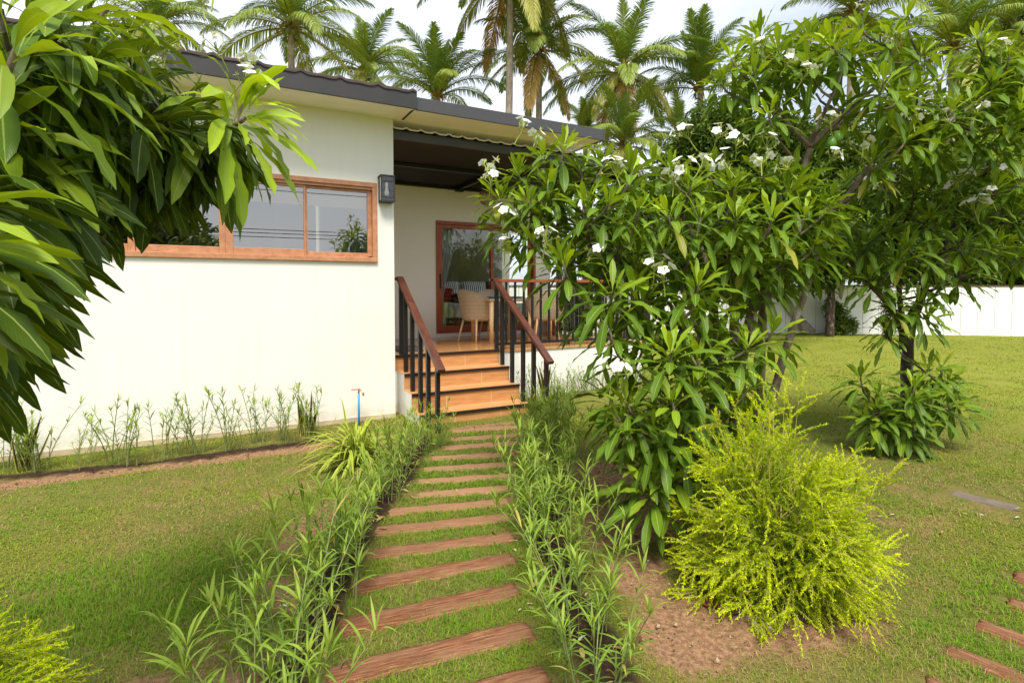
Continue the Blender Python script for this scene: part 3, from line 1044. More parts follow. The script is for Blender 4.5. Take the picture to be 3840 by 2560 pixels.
MB().box(CORNER_X + 0.002, END_X, BACK_Y - 0.012, BACK_Y - 0.001, DECK_Z + 0.001, DECK_Z + 0.06).build('skirting', M['white_wall'], porch)

steps = thing('porch_steps', 'four orange wood-look tiled steps with black nosings up to the porch', 'steps', (STEP_X0, 6.0, 0))
NOSE = [(6.88, 0.732), (6.58, 0.528), (6.29, 0.324), (6.01, 0.12)]
ox = np.array([STEP_X0, 6.0, 0])
core = MB()
for k, (y, z) in enumerate(NOSE):
    ztop = z
    zbot = NOSE[k + 1][1] if k < 3 else -0.1
    ynext = NOSE[k - 1][0] if k > 0 else DECK_Y
    r = MB()
    x0 = CORNER_X if k == 0 else STEP_X0
    a = np.array([x0, y + 0.012, zbot]) - ox
    uvq(r, a, a + [STEP_X1 - x0, 0, 0], a + [STEP_X1 - x0, 0, ztop - 0.03 - zbot], a + [0, 0, ztop - 0.03 - zbot])
    r.build('riser', M['tile_step'], steps)
    if k > 0:
        t_ = MB()
        a = np.array([STEP_X0, y, z]) - ox
        uvq(t_, a, a + [STEP_X1 - STEP_X0, 0, 0], a + [STEP_X1 - STEP_X0, ynext - y + 0.012, 0], a + [0, ynext - y + 0.012, 0])
        t_.build('tread', M['tile_step'], steps)
        core.box(0.001, STEP_X1 - STEP_X0 - 0.001, y + 0.016 - 6.0, DECK_Y - 0.055 - 6.0, (zbot if k == 3 else NOSE[k + 1][1]) + 0.001, z - 0.003)
    MB().box(x0 - ox[0] + 0.002, STEP_X1 - ox[0] - 0.002, y - 0.006 - 6.0, y + 0.014 - 6.0, z - 0.034, z + 0.003, 0.003).build('nosing', M['nosing'], steps)
core.build('stringer', M['white_wall'], steps)


def stair_rail(x, label, ys):
    r = thing('stair_railing', label, 'railing', (x, 6.0, 0), group='railings beside the porch steps')
    p0, p1 = np.array([0, 0.98, 1.735]), np.array([0, -0.52, 0.705])
    mbx = MB().bar(p0, p1, 0.088, 0.042, (0, 1, 0.7))
    mbx.box(-0.044, 0.044, 0.955, 1.02, 1.70, 1.742) if x > 3 else mbx.box(-0.17, 0.044, 0.955, 1.02, 1.70, 1.742)
    mbx.build('handrail', M['rail_wood'], r)
    for y, z in ys:
        t = (0.98 - (y - 6.0)) / 1.5
        zt = 1.735 + (0.705 - 1.735) * t - 0.02
        MB().box(-0.023, 0.023, y - 6.023, y - 5.977, z, zt).build('post', M['black'], r)
    return r


stair_rail(2.10, 'slanted brown handrail on black posts beside the cream wall corner', [(6.93, 0.732), (6.74, 0.528), (6.47, 0.324), (6.17, 0.12), (5.90, -0.05), (5.60, -0.05)])
stair_rail(3.49, 'slanted brown handrail on black posts between steps and flowering trees', [(6.92, 0.732), (6.74, 0.528), (6.45, 0.324), (6.15, 0.12), (5.88, -0.05), (5.58, -0.05)])
pr = thing('porch_railing', 'straight black balustrade with red-brown top rail along the porch edge', 'railing', (3.52, DECK_Y, DECK_Z))
MB().box(0.0, 2.66, -0.035, 0.035, 0.955, 1.0, 0.004).build('top_rail', M['rail_wood2'], pr)
MB().box(0.02, 2.66, -0.02, 0.02, 0.05, 0.085).build('bottom_rail', M['black'], pr)
for k in range(18):
    MB().box(0.13 + 0.146 * k, 0.157 + 0.146 * k, -0.0135, 0.0135, 0.085, 0.955).build('baluster', M['black'], pr)
for x in (1.22, 2.62):
    MB().box(x - 0.022, x + 0.022, -0.022, 0.022, 0.0, 0.05).build('foot', M['black'], pr)
MB().box(2.625, 2.66, 0.02, 2.10, 0.955, 1.0).build('top_rail', M['rail_wood2'], pr)
for k in range(14):
    MB().box(2.63, 2.657, 0.14 + 0.146 * k, 0.167 + 0.146 * k, 0.0, 0.955).build('baluster', M['black'], pr)

scr = thing('slatted_screen', 'black upright slat screen gate standing at the porch end', 'screen', (5.98, 9.05, DECK_Z), radians(-88))
for k in range(16):
    MB().box(0.02 + 0.06 * k, 0.046 + 0.06 * k, -0.012, 0.012, 0.06, 0.97).build('slat', M['black'], scr)
MB().box(0.0, 0.99, -0.02, 0.02, 0.03, 0.085).build('bottom_bar', M['black'], scr)
MB().box(0.0, 0.99, -0.02, 0.02, 0.93, 1.0).build('top_bar', M['black'], scr)
MB().box(0.86, 1.0, -0.025, 0.025, 0.0, 1.02).build('end_post', M['black'], scr)

# ------------------------------------------------------------------ dark corrugated porch canopy under the eaves
perg = thing('porch_canopy', 'black ribbed porch canopy with a grey front beam under the eaves', 'canopy', (CORNER_X, 6.72, 3.4))
MB().box(0.006, 3.95, 0.0, 0.05, 0.062, 0.165, 0.003).build('front_beam', M['fascia2'], perg)
ys = np.arange(0.055, 2.40, 0.0125)
zz = 0.068 - (ys / 2.4) * 0.06 + 0.016 * (np.arange(len(ys)) // 2 % 2)
V = np.concatenate([np.stack([np.full_like(ys, x), ys, zz], -1) for x in (0.006, 3.95)])
i = np.arange(len(ys) - 1)
me = np_mesh('ribbed_ceiling', V, [np.stack([i, i + 1, i + 1 + len(ys), i + len(ys)], -1)], smooth=False)
link_mesh('ribbed_ceiling', me, m_plain('black_ribbed_sheet', (0.013, 0.012, 0.012), 0.5, 0.2, 6), perg)
MB().box(0.008, 3.94, 1.10, 1.16, -0.015, 0.035).build('cross_beam', M['black'], perg)
MB().box(0.008, 3.94, 2.34, 2.40, -0.045, 0.0).build('back_beam', M['black'], perg)
MB().box(1.86, 1.92, 1.165, 2.335, -0.05, 0.02).build('rafter', M['black'], perg)
MB().box(1.82, 1.96, 2.25, 2.335, -0.085, -0.052).build('bracket', M['black'], perg)
MB().box(3.90, 3.95, 0.0, 2.4, -0.03, 0.06).build('side_beam', M['black'], perg)
MB().box(4.0, 4.09, 2.30, 2.39, DECK_Z - 3.4, 0.06).build('post', M['black'], perg)
xs = np.arange(0.0, 3.98, 0.0125)
pz = np.clip(np.abs(((xs / 0.19) % 1) - 0.5) * 4 - 1.0, 0, 1) * 0.022 + 0.186
V = np.concatenate([np.stack([xs, np.full_like(xs, y), pz + dz], -1) for y, dz in ((-0.05, -0.022), (-0.05, 0), (2.4, -0.03))])
m_ = len(xs)
i = np.arange(m_ - 1)
me = np_mesh('polycarbonate_sheet', V, [np.concatenate([np.stack([i + r * m_, i + 1 + r * m_, i + 1 + (r + 1) * m_, i + (r + 1) * m_], -1) for r in (0, 1)])], smooth=False)
link_mesh('polycarbonate_sheet', me, M['poly'], perg)

# ------------------------------------------------------------------ small fittings
lan = thing('wall_lantern', 'black box wall lantern with glass sides on the cream wall', 'wall lamp', (1.815, WALL_Y, 2.63))
fr = MB().box(-0.085, 0.085, -0.012, 0.0, 0.0, 0.30).box(-0.085, 0.085, -0.13, -0.012, 0.0, 0.022, 0.003).box(-0.09, 0.09, -0.135, 0.0, 0.30, 0.32, 0.003)
for sx in (-1, 1):
    fr.box(sx * 0.078 - 0.007, sx * 0.078 + 0.007, -0.13, -0.116, 0.022, 0.30)
    fr.box(sx * 0.078 - 0.007, sx * 0.078 + 0.007, -0.026, -0.012, 0.022, 0.30)
fr.build('frame', M['fascia'], lan)
gl = MB().quad((-0.07, -0.123, 0.022), (0.07, -0.123, 0.022), (0.07, -0.123, 0.3), (-0.07, -0.123, 0.3))
for sx in (-0.078, 0.078):
    gl.quad((sx, -0.117, 0.022), (sx, -0.026, 0.022), (sx, -0.026, 0.3), (sx, -0.117, 0.3))
gl.build('glass', M['glass_clear'], lan)
MB().lathe([(0.0, 0.235), (0.016, 0.235), (0.016, 0.19), (0.0, 0.19)], 14, (0, -0.07, 0)).build('socket', M['bulb'], lan)
MB().lathe([(0.013, 0.19), (0.016, 0.17), (0.026, 0.125), (0.028, 0.105), (0.02, 0.082), (0.0, 0.074)], 16, (0, -0.07, 0)).build('bulb', M['bulb'], lan, True)

tap = thing('garden_tap', 'blue standpipe with a red-handled brass tap before the cream wall', 'tap', (1.43, 6.42, -0.05))
MB().tube([(0, 0, -0.05), (0, 0, 0.42)], 0.012, 12).build('pipe', M['blue_pipe'], tap, True)
MB().tube([(0, 0, 0.40), (0, 0, 0.45), (0.02, -0.03, 0.46), (0.035, -0.06, 0.44), (0.04, -0.07, 0.40)], 0.011, 10).build('spout', M['brass'], tap, True)
MB().box(-0.085, 0.02, -0.008, 0.008, 0.462, 0.472, 0.003).tube([(0, 0, 0.45), (0, 0, 0.468)], 0.009, 8).build('handle', M['red_paint'], tap)

dmat = MB().add([(2.16, 7.27, DECK_Z + 0.004), (2.50, 7.18, DECK_Z + 0.004), (2.62, 7.86, DECK_Z + 0.004), (2.22, 8.0, DECK_Z + 0.004),
                 (2.16, 7.27, DECK_Z + 0.016), (2.50, 7.18, DECK_Z + 0.016), (2.62, 7.86, DECK_Z + 0.016), (2.22, 8.0, DECK_Z + 0.016)],
                [(4, 5, 6, 7), (0, 1, 5, 4), (1, 2, 6, 5), (2, 3, 7, 6), (3, 0, 4, 7)]).build('door_mat', M['mat'])
tag(dmat, 'charcoal doormat on the porch tiles at the top of the steps', 'doormat')


def make_chair():
    t = thing('wicker_chair', 'pale wicker tub chair', 'chair', (0, 0, 0), 0, 'wicker chairs round the porch table')
    nu, nv = 44, 12
    V, uv = [], []
    for side in (0, 1):
        for i in range(nu + 1):
            a = radians(-128 + 256 * i / nu)                 # opening at -X... the back is at angle 0
            hgt = 0.20 + 0.22 * (0.5 + 0.5 * cos(a * 1.35)) ** 0.9
            for j in range(nv + 1):
                v = j / nv
                r = 0.225 + 0.085 * v ** 0.8 - (0.022 if side else 0.0)
                z = 0.42 + (hgt if side == 0 else hgt - 0.006) * v - 0.05 * (1 - v)
                V.append((r * cos(a) * 1.02, r * sin(a), z))
                uv.append((a * 0.28 / 0.6, z))
    F = []
    n1 = (nu + 1) * (nv + 1)
    for s in (0, 1):
        for i in range(nu):
            for j in range(nv):
                q = [s * n1 + i * (nv + 1) + j, s * n1 + (i + 1) * (nv + 1) + j, s * n1 + (i + 1) * (nv + 1) + j + 1, s * n1 + i * (nv + 1) + j + 1]
                F.append(q if s == 0 else q[::-1])
    for i in range(nu):
        a, b = i * (nv + 1) + nv, (i + 1) * (nv + 1) + nv
        F.append([a, b, b + n1, a + n1])
    for i in (0, nu):
        for j in range(nv):
            a = i * (nv + 1) + j
            F.append([a, a + 1, a + 1 + n1, a + n1])
    MB().add(V, F, uv).build('backrest', M['wicker'], t, True)
    rim = [((0.30) * cos(radians(-128 + 256 * i / 40)) * 1.02, 0.30 * sin(radians(-128 + 256 * i / 40)),
            0.42 + 0.20 + 0.22 * (0.5 + 0.5 * cos(radians(-128 + 256 * i / 40) * 1.35)) ** 0.9) for i in range(41)]
    MB().tube(rim, 0.016, 8).build('rim', M['wicker'], t, True)
    st = MB().lathe([(0.0, 0.43), (0.20, 0.43), (0.215, 0.42), (0.222, 0.37), (0.0, 0.36)], 28)
    st.uv = [np.concatenate(st.v)[:, [0, 1]]]
    st.v = [np.concatenate(st.v)]
    st.build('seat', M['wicker'], t)
    for sx, sy in ((1, 1), (1, -1), (-1, 1), (-1, -1)):
        MB().tube([(sx * 0.15, sy * 0.15, 0.37), (sx * 0.22, sy * 0.21, 0.0)], [0.019, 0.011], 10).build('leg', M['wood_pale'], t, True)
    MB().lathe([(0.17, 0.355), (0.19, 0.345), (0.19, 0.365), (0.17, 0.365)], 20).build('seat_frame', M['wood_pale'], t)
    return t


def copy_tree(o, parent=None):
    c = o.copy()
    COL.objects.link(c)
    c.parent = parent
    for ch in list(o.children):
        copy_tree(ch, c)
    return c


proto = make_chair()
for k, (x, y, rz, lab) in enumerate([
        (3.72, 8.10, radians(200), 'pale wicker tub chair pulled in beside the table, closest to the steps'),
        (4.70, 7.60, radians(-105), 'pale wicker tub chair with its back against the porch railing'),
        (4.35, 8.72, radians(85), 'pale wicker tub chair behind the table against the glass door'),
        (5.22, 8.25, radians(20), 'pale wicker tub chair between the table and the potted croton')]):
    o = proto if k == 0 else copy_tree(proto)
    o.location, o.rotation_euler = (x, y, DECK_Z), (0, 0, rz)
    o['label'] = lab

tb = thing('dining_table', 'small square wicker-topped table on round pale wooden legs', 'table', (4.12, 8.0, DECK_Z))
tt = MB().box(-0.40, 0.40, -0.40, 0.40, 0.66, 0.705, 0.015)
tt.uv = [np.concatenate(tt.v)[:, [0, 1]] + np.concatenate(tt.v)[:, [2, 2]]]
tt.v = [np.concatenate(tt.v)]
tt.build('tabletop', M['wicker'], tb)
for sx in (-1, 1):
    for sy in (-1, 1):
        MB().tube([(sx * 0.35, sy * 0.35, 0.66), (sx * 0.35, sy * 0.35, 0)], [0.036, 0.030], 14).build('leg', M['wood_pale'], tb, True)
MB().box(-0.39, 0.39, -0.39, 0.39, 0.706, 0.714).build('glass_top', M['glass_clear'], tb)
for k, (x, y, lab) in enumerate([(3.93, 7.86, 'pale teal plate on the table beside the steps-side chair'), (4.3, 7.8, 'pale teal plate on the table edge above the porch railing')]):
    p = MB().lathe([(0.0, 0.0), (0.09, 0.0), (0.135, 0.018), (0.137, 0.022), (0.09, 0.006), (0.0, 0.006)], 28).build('plate', M['teal'], None, True)
    p.location = (x, y, DECK_Z + 0.715)
    tag(p, lab, 'plate', 'plates on the porch table')
g = MB().lathe([(0.0, 0.0), (0.03, 0.0), (0.034, 0.11), (0.031, 0.11), (0.028, 0.006), (0.0, 0.006)], 18).build('water_glass', M['glass_clear'], None, True)
g.location = (4.05, 8.02, DECK_Z + 0.715)
tag(g, 'clear water glass standing on the porch table', 'glass')

# croton in its pot
pot = thing('potted_croton', 'red and yellow leaved croton in a terracotta pot by the slatted screen', 'potted plant', (5.68, 8.86, DECK_Z))
MB().lathe([(0, 0), (0.10, 0), (0.135, 0.02), (0.135, 0.035), (0.11, 0.04), (0.135, 0.20), (0.15, 0.23), (0.15, 0.265), (0.13, 0.265), (0.12, 0.22), (0.0, 0.22)], 28).build('pot', M['terracotta'], pot, True)
rng = np.random.default_rng(4)
n = 60
az = rng.uniform(0, 2 * pi, n)
el = rng.uniform(0.1, 1.2, n)
D = np.stack([np.cos(az) * np.cos(el), np.sin(az) * np.cos(el), np.sin(el)], -1)
V, F, uv, ids = strips(np.stack([rng.normal(0, 0.05, n), rng.normal(0, 0.05, n), rng.uniform(0.30, 0.62, n)], -1), D, np.tile([0, 0, 1.0], (n, 1)), rng.uniform(0.12, 0.22, n), 0.055, 0.9,
                       [0.2, 0.8, 1, 0.8, 0.05], fold=0.2, wave=0.1)
cc = np.array([(0.35, 0.03, 0.03), (0.30, 0.17, 0.04), (0.16, 0.09, 0.03), (0.42, 0.10, 0.03)])[rng.integers(0, 4, n)]
link_mesh('foliage', np_mesh('foliage', V, F, uv, cc[ids]), M['leaf_thin'], pot)
MB().tube([(0, 0, 0.2), (0.01, 0, 0.6)], 0.012, 8).build('stem', M['twig'], pot, True)

lampc = at(1121, 453, 9.6)
pl = thing('pendant_lamp', 'round rattan pendant lamp hanging under the black canopy', 'lamp', tuple(lampc))
sh = MB()
for k in range(24):
    a = 2 * pi * k / 24
    sh.tube([(0.16 * sin(t) * cos(a + t * 0.5), 0.16 * sin(t) * sin(a + t * 0.5), 0.15 * cos(t)) for t in np.linspace(0.35, 2.7, 12)], 0.004, 5, False)
for t in np.linspace(0.4, 2.65, 8):
    sh.tube([(0.16 * sin(t) * cos(b), 0.16 * sin(t) * sin(b), 0.15 * cos(t)) for b in np.linspace(0, 2 * pi, 25)], 0.004, 5, False)
sh.build('lamp_shade', m_plain('rattan', (0.33, 0.18, 0.08), 0.6, 0.2, 20), pl, True)
MB().tube([(0, 0, 0.13), (0, 0, 3.40 - lampc[2])], 0.004, 6).build('cord', M['black'], pl)

# bed seen through the door
bed = thing('bed', 'double bed with white linen seen through the sliding glass door', 'bed', (4.82, 10.45, 0.715))
MB().box(-0.85, 0.95, -1.0, 1.1, 0.0, 0.30, 0.01).build('bed_base', M['darkwood'], bed)
MB().box(-0.95, 1.05, 1.12, 1.20, 0.0, 1.05, 0.01).build('headboard', M['darkwood'], bed)
nx, ny = 40, 40
X, Y = np.meshgrid(np.linspace(-0.92, 1.02, nx), np.linspace(-1.08, 1.08, ny), indexing='ij')
ex = np.maximum(np.abs((X - 0.05) / 0.97), np.abs(Y / 1.08))
Z = 0.58 - 0.24 * np.clip((ex - 0.86) / 0.14, 0, 1) ** 2 + (vnoise(X, Y, 0.18, 3) - 0.5) * 0.05
i, j = np.meshgrid(np.arange(nx - 1), np.arange(ny - 1), indexing='ij')
Fq = np.stack([i * ny + j, (i + 1) * ny + j, (i + 1) * ny + j + 1, i * ny + j + 1], -1).reshape(-1, 4)
link_mesh('duvet', np_mesh('duvet', np.stack([X, Y, Z], -1), Fq), M['white_cloth'], bed)


def pillow(x, y, z, w, h, rx, rz, mat, lab, grp=None):
    nu = 18
    U, Vv = np.meshgrid(np.linspace(-1, 1, nu), np.linspace(-1, 1, nu), indexing='ij')
    th = 0.085 * np.sqrt(np.clip((1 - U ** 4) * (1 - Vv ** 4), 0, 1))
    k = 1 - 0.10 * (np.abs(U * Vv)) ** 0.5 * 0
    A = np.stack([U * w / 2 * k, th, Vv * h / 2 * k], -1).reshape(-1, 3)
    B = A * np.array([1, -1, 1])
    i, j = np.meshgrid(np.arange(nu - 1), np.arange(nu - 1), indexing='ij')
    q = np.stack([i * nu + j, i * nu + j + 1, (i + 1) * nu + j + 1, (i + 1) * nu + j], -1).reshape(-1, 4)
    uv = np.stack([(U + 1) / 2, (Vv + 1) / 2], -1).reshape(-1, 2)
    o = link_mesh('pillow', np_mesh('pillow', np.concatenate([A, B]), [q, q[:, ::-1] + nu * nu], np.concatenate([uv, uv])), mat)
    o.location, o.rotation_euler = (x, y, z), (rx, 0, rz)
    tag(o, lab, 'pillow', grp)


pillow(4.42, 11.18, 1.53, 0.60, 0.50, -0.35, 0.05, M['stripe'], 'striped grey pillow on the bed behind the red cushion', 'pillows on the bed')
pillow(5.08, 11.18, 1.53, 0.60, 0.50, -0.35, -0.05, M['stripe'], 'striped grey pillow on the bed far from the red cushion', 'pillows on the bed')
pillow(4.76, 11.38, 1.52, 0.66, 0.46, -0.25, 0.0, M['white_cloth'], 'plain white pillow propped on the headboard between striped pillows', 'pillows on the bed')
pillow(4.25, 10.80, 1.45, 0.42, 0.34, -0.5, 0.15, M['red_cloth'], 'dark red cushion lying on the white bed', 'pillows on the bed')
pillow(4.50, 10.66, 1.39, 0.34, 0.24, -0.7, -0.2, M['black_cloth'], 'black cushion lying beside the red cushion on the bed', 'pillows on the bed')
xs = np.linspace(0, 1, 40)
V = []
for z, sq in ((2.78, 1.0), (2.2, 0.85), (1.7, 0.55), (1.45, 0.45), (0.78, 0.6)):
    V.append(np.stack([3.47 + xs * 0.42 * sq, 9.40 + 0.03 * np.sin(xs * 34), np.full(40, z)], -1))
i = np.arange(39)
cu = link_mesh('curtain', np_mesh('curtain', np.concatenate(V), [np.concatenate([np.stack([i + r * 40, i + 1 + r * 40, i + 1 + (r + 1) * 40, i + (r + 1) * 40], -1) for r in range(4)])]), M['curtain'])
tag(cu, 'pale gathered curtain hanging inside the sliding glass door', 'curtain')

# ------------------------------------------------------------------ white panel fence
fence_pts = [gp(2040, 780), gp(1560, 778), gp(1888, 766.5), gp(2345, 772.5), gp(2560, 776)]
fence_pts = [np.array([9.0, 17.2, 0]), np.array([14.2, 15.2, 0]), np.array([18.9, 12.0, 0]), np.array([24.1, 7.85, 0]), np.array([31.0, 2.4, 0])]
fn_ = thing('panel_fence', 'long white metal panel fence with a brown cap at the lawn edge', 'fence', tuple(fence_pts[0]))
pan, cap, joint = MB(), MB(), MB()
o0 = fence_pts[0]
for a, b in zip(fence_pts[:-1], fence_pts[1:]):
    L = np.linalg.norm(b - a)
    d = (b - a) / L
    s = np.array([d[1], -d[0], 0])
    if s[1] > 0:
        s = -s
    n = int(L / 0.48)
    for k in range(n):
        p, q = a + d * (L * k / n + 0.008) - o0, a + d * (L * (k + 1) / n - 0.008) - o0
        V = [p, q, q + [0, 0, 1.68], p + [0, 0, 1.68]]
        pan.add([v + s * 0.02 for v in V] + [v - s * 0.02 for v in V], [(0, 1, 2, 3), (7, 6, 5, 4), (0, 3, 7, 4), (1, 5, 6, 2)])
    joint.bar(a - o0 + [0, 0, 0.83], b - o0 + [0, 0, 0.83], 0.02, 1.64)
    cap.bar(a - o0 + [0, 0, 1.705], b - o0 + [0, 0, 1.705], 0.09, 0.05)
pan.build('panel', M['fence'], fn_)
joint.build('backing', m_plain('fence_backing', (0.34, 0.34, 0.33), 0.7, 0.05, 4), fn_)
cap.build('cap_rail', m_plain('brown_cap', (0.085, 0.04, 0.03), 0.5, 0.2, 6), fn_)

# ------------------------------------------------------------------ trees with whorls of long glossy leaves
LEAF_PROF = [0.05, 0.07, 0.30, 0.62, 0.88, 1.0, 0.93, 0.66, 0.04]
YOUNG, MATURE, OLDC = np.array([0.265, 0.375, 0.018]), np.array([0.090, 0.168, 0.012]), np.array([0.25, 0.26, 0.03])


def bez(p0, p1, p2, p3, n):
    t = np.linspace(0, 1, n)[:, None]
    return (1 - t) ** 3 * p0 + 3 * (1 - t) ** 2 * t * p1 + 3 * (1 - t) * t * t * p2 + t ** 3 * p3


COUNTS = []


def rosette_leaves(tips, axes, size, rng, nmin=17, nmax=25, light=0.0, gmul=1.0):
    """leaf blades of all whorls together"""
    P, D, U, L, Wd, G, C = [], [], [], [], [], [], []
    COUNTS.clear()
    light = np.broadcast_to(np.asarray(light, float), (len(tips),))
    for tip, ax, sz, lgt in zip(tips, axes, size, light):
        n = rng.integers(nmin, nmax + 1)
        ax = nrm(ax)
        r = nrm(np.cross(ax, [0.31, 0.52, 0.79]))
        q = np.cross(ax, r)
        a0 = rng.uniform(0, 2 * pi)
        lt = lgt + rng.normal(0, 0.14)
        for k in range(n):
            t = (k + 0.5) / n                               # 0 youngest
            a = a0 + k * 2.399963 + rng.normal(0, 0.18)
            pol = radians(14 + 98 * t ** 0.8) + rng.normal(0, 0.09)
            rad = r * cos(a) + q * sin(a)
            d = ax * cos(pol) + rad * sin(pol)
            P.append(tip - ax * (0.11 * t * sz / 0.26) + rad * 0.008)
            D.append(d)
            U.append(nrm(ax * sin(pol) - rad * cos(pol) + np.array([0, 0, 0.25]) + rng.normal(0, 0.11, 3)))
            ll = sz * (0.52 + 0.48 * min(1.0, t * 2.6)) * rng.uniform(0.90, 1.18)
            L.append(ll)
            Wd.append(ll * rng.uniform(0.152, 0.198))
            G.append((0.2 + 1.7 * t ** 1.1 * rng.uniform(0.6, 1.4)) * gmul + (gmul - 1) * 0.7)
            c = YOUNG + (MATURE - YOUNG) * np.clip(t * 1.9 - lt + rng.normal(0, 0.16), 0, 1)
            if t > 0.8 and rng.random() < 0.05:
                c = OLDC
            C.append(c * rng.uniform(0.82, 1.18))
        COUNTS.append(n)
    return [np.array(x) for x in (P, D, U, L, Wd, G, C)]


def grow(trunks, tips, rng, r_tip=0.008, k_trunk=9, tip_axes=None):
    """branches from the trunk polylines to every tip; returns tubes and the direction each tip points"""
    nodes, rads = [], []
    tubes = []
    for pts, r0, r1 in trunks:
        pts = np.array(pts, float)
        n = max(10, int(np.linalg.norm(np.diff(pts, axis=0), axis=1).sum() / 0.07))
        s = np.concatenate([[0], np.cumsum(np.linalg.norm(np.diff(pts, axis=0), axis=1))])
        u = np.linspace(0, s[-1], n)
        P = np.stack([np.interp(u, s, pts[:, k]) for k in range(3)], -1)
        for _ in range(3):
            P[1:-1] = (P[:-2] + P[1:-1] * 2 + P[2:]) / 4
        P += np.cumsum(rng.normal(0, 0.003, P.shape), 0) * np.minimum(1, np.linspace(0, 4, n))[:, None]
        R = np.linspace(r0, r1, n) * (1 + rng.normal(0, 0.05, n))
        R[:3] *= np.array([1.35, 1.18, 1.06])
        tubes.append((P, R, k_trunk))
        nodes.append(P[2:])
        rads.append(R[2:])
    N, R = np.concatenate(nodes), np.concatenate(rads)
    order = np.argsort([np.min(np.linalg.norm(N - t, axis=1)) for t in tips])
    dirs = [None] * len(tips)
    for i in order:
        t = tips[i]
        dv = t - N
        dist = np.linalg.norm(dv, axis=1)
        cost = dist + 1.6 * np.maximum(0, 0.10 - dv[:, 2] + 0.25 * dist) + 0.15 * rng.random(len(N))
        j = int(np.argmin(cost))
        p0, L = N[j], dist[j]
        out = nrm(dv[j] * np.array([1, 1, 0.25]))
        p1 = p0 + (out * 0.65 + np.array([0, 0, 0.12]) + rng.normal(0, 0.12, 3)) * L * 0.42
        end = nrm(nrm(dv[j]) * 0.50 + np.array([0, 0, 1.0]) + rng.normal(0, 0.08, 3))
        if tip_axes is not None and tip_axes[i] is not None:
            end = nrm(np.array(tip_axes[i], float))
        p2 = t - end * L * 0.30
        n = max(5, int(L / 0.06))
        B = bez(p0, p1, p2, t, n)
        r0 = max(r_tip * 1.15, min(R[j] * 0.72, 0.010 + 0.018 * L))
        rr = np.linspace(r0, r_tip, n)
        tubes.append((B, rr, 6))
        N = np.concatenate([N, B[2:-1]])
        R = np.concatenate([R, rr[2:-1]])
        dirs[i] = end
    return tubes, dirs


def tubes_mesh(name, tubes, mat, parent, origin):
    V, F, U, o = [], [], [], 0
    for p, r, k in tubes:
        v, f, uv = tube_np(p, r, k)
        V.append(v - origin)
        F.append(f + o)
        U.append(uv)
        o += len(v)
    return link_mesh(name, np_mesh(name, np.concatenate(V), [np.concatenate(F)], np.concatenate(U)), mat, parent)


def flower_mesh(seed):
    """white five-petalled blossoms and yellow-green buds on branching stalks"""
    rng = np.random.default_rng(seed)
    V, F4, C, o = [], [], [], 0

    def put(v, f, c):
        nonlocal o
        V.append(v)
        F4.append(f + o)
        C.append(np.broadcast_to(np.array(c), (len(v), 3)))
        o += len(v)
    stalk = np.array([[0, 0, -0.06], [0.005, 0, 0.0], [0.0, 0.008, 0.05], [0.01, 0, 0.09]])
    v, f, _ = tube_np(stalk, 0.0045, 5)
    put(v, f, (0.30, 0.36, 0.06))
    for b in range(7):
        a = rng.uniform(0, 2 * pi)
        e = rng.uniform(0.4, 1.2)
        d = np.array([cos(a) * cos(e), sin(a) * cos(e), sin(e)])
        p = np.array([0, 0, rng.uniform(0.02, 0.08)])
        q = p + d * rng.uniform(0.05, 0.10)
        v, f, _ = tube_np(np.stack([p, (p + q) / 2 + [0, 0, 0.006], q]), [0.0035, 0.003, 0.0025], 4)
        put(v, f, (0.34, 0.40, 0.08))
        n = 6
        D = nrm(d + rng.normal(0, 0.7, (n, 3)))
        v, f, _, _ = strips(np.tile(q, (n, 1)), D, np.tile([0.1, 0.2, 1.0], (n, 1)), rng.uniform(0.02, 0.035, n), 0.009, 0.2, [0.3, 1, 0.8, 0.1], (-1, 0, 1), 0.5, rng=rng)
        put(v, f, (0.52, 0.55, 0.16))
        if b < 3:
            ctr = q + d * 0.025
            r = nrm(np.cross(d, [0.3, 0.2, 0.9]))
            s = np.cross(d, r)
            aa = np.arange(5) * 2 * pi / 5 + rng.uniform(0, 1)
            Dp = d * 0.35 + r * np.cos(aa)[:, None] + s * np.sin(aa)[:, None]
            v, f, _, _ = strips(np.tile(ctr, (5, 1)), Dp, np.tile(d, (5, 1)), 0.040, 0.034, 0.5, [0.25, 0.75, 1.0, 0.85, 0.2], (-1, 0, 1), 0.2, rng=rng)
            put(v, f, (0.86, 0.86, 0.83))
    return np_mesh('flower_cluster', np.concatenate(V), [np.concatenate(F4)], None, np.concatenate(C))


FLOWERS = [flower_mesh(50 + k) for k in range(4)]
_f = MB().lathe([(0.0, -0.052), (0.018, -0.048), (0.034, -0.022), (0.036, 0.005), (0.026, 0.038), (0.010, 0.050), (0.0, 0.052)], 16)
FRUIT = _f.mesh('fruit', True)


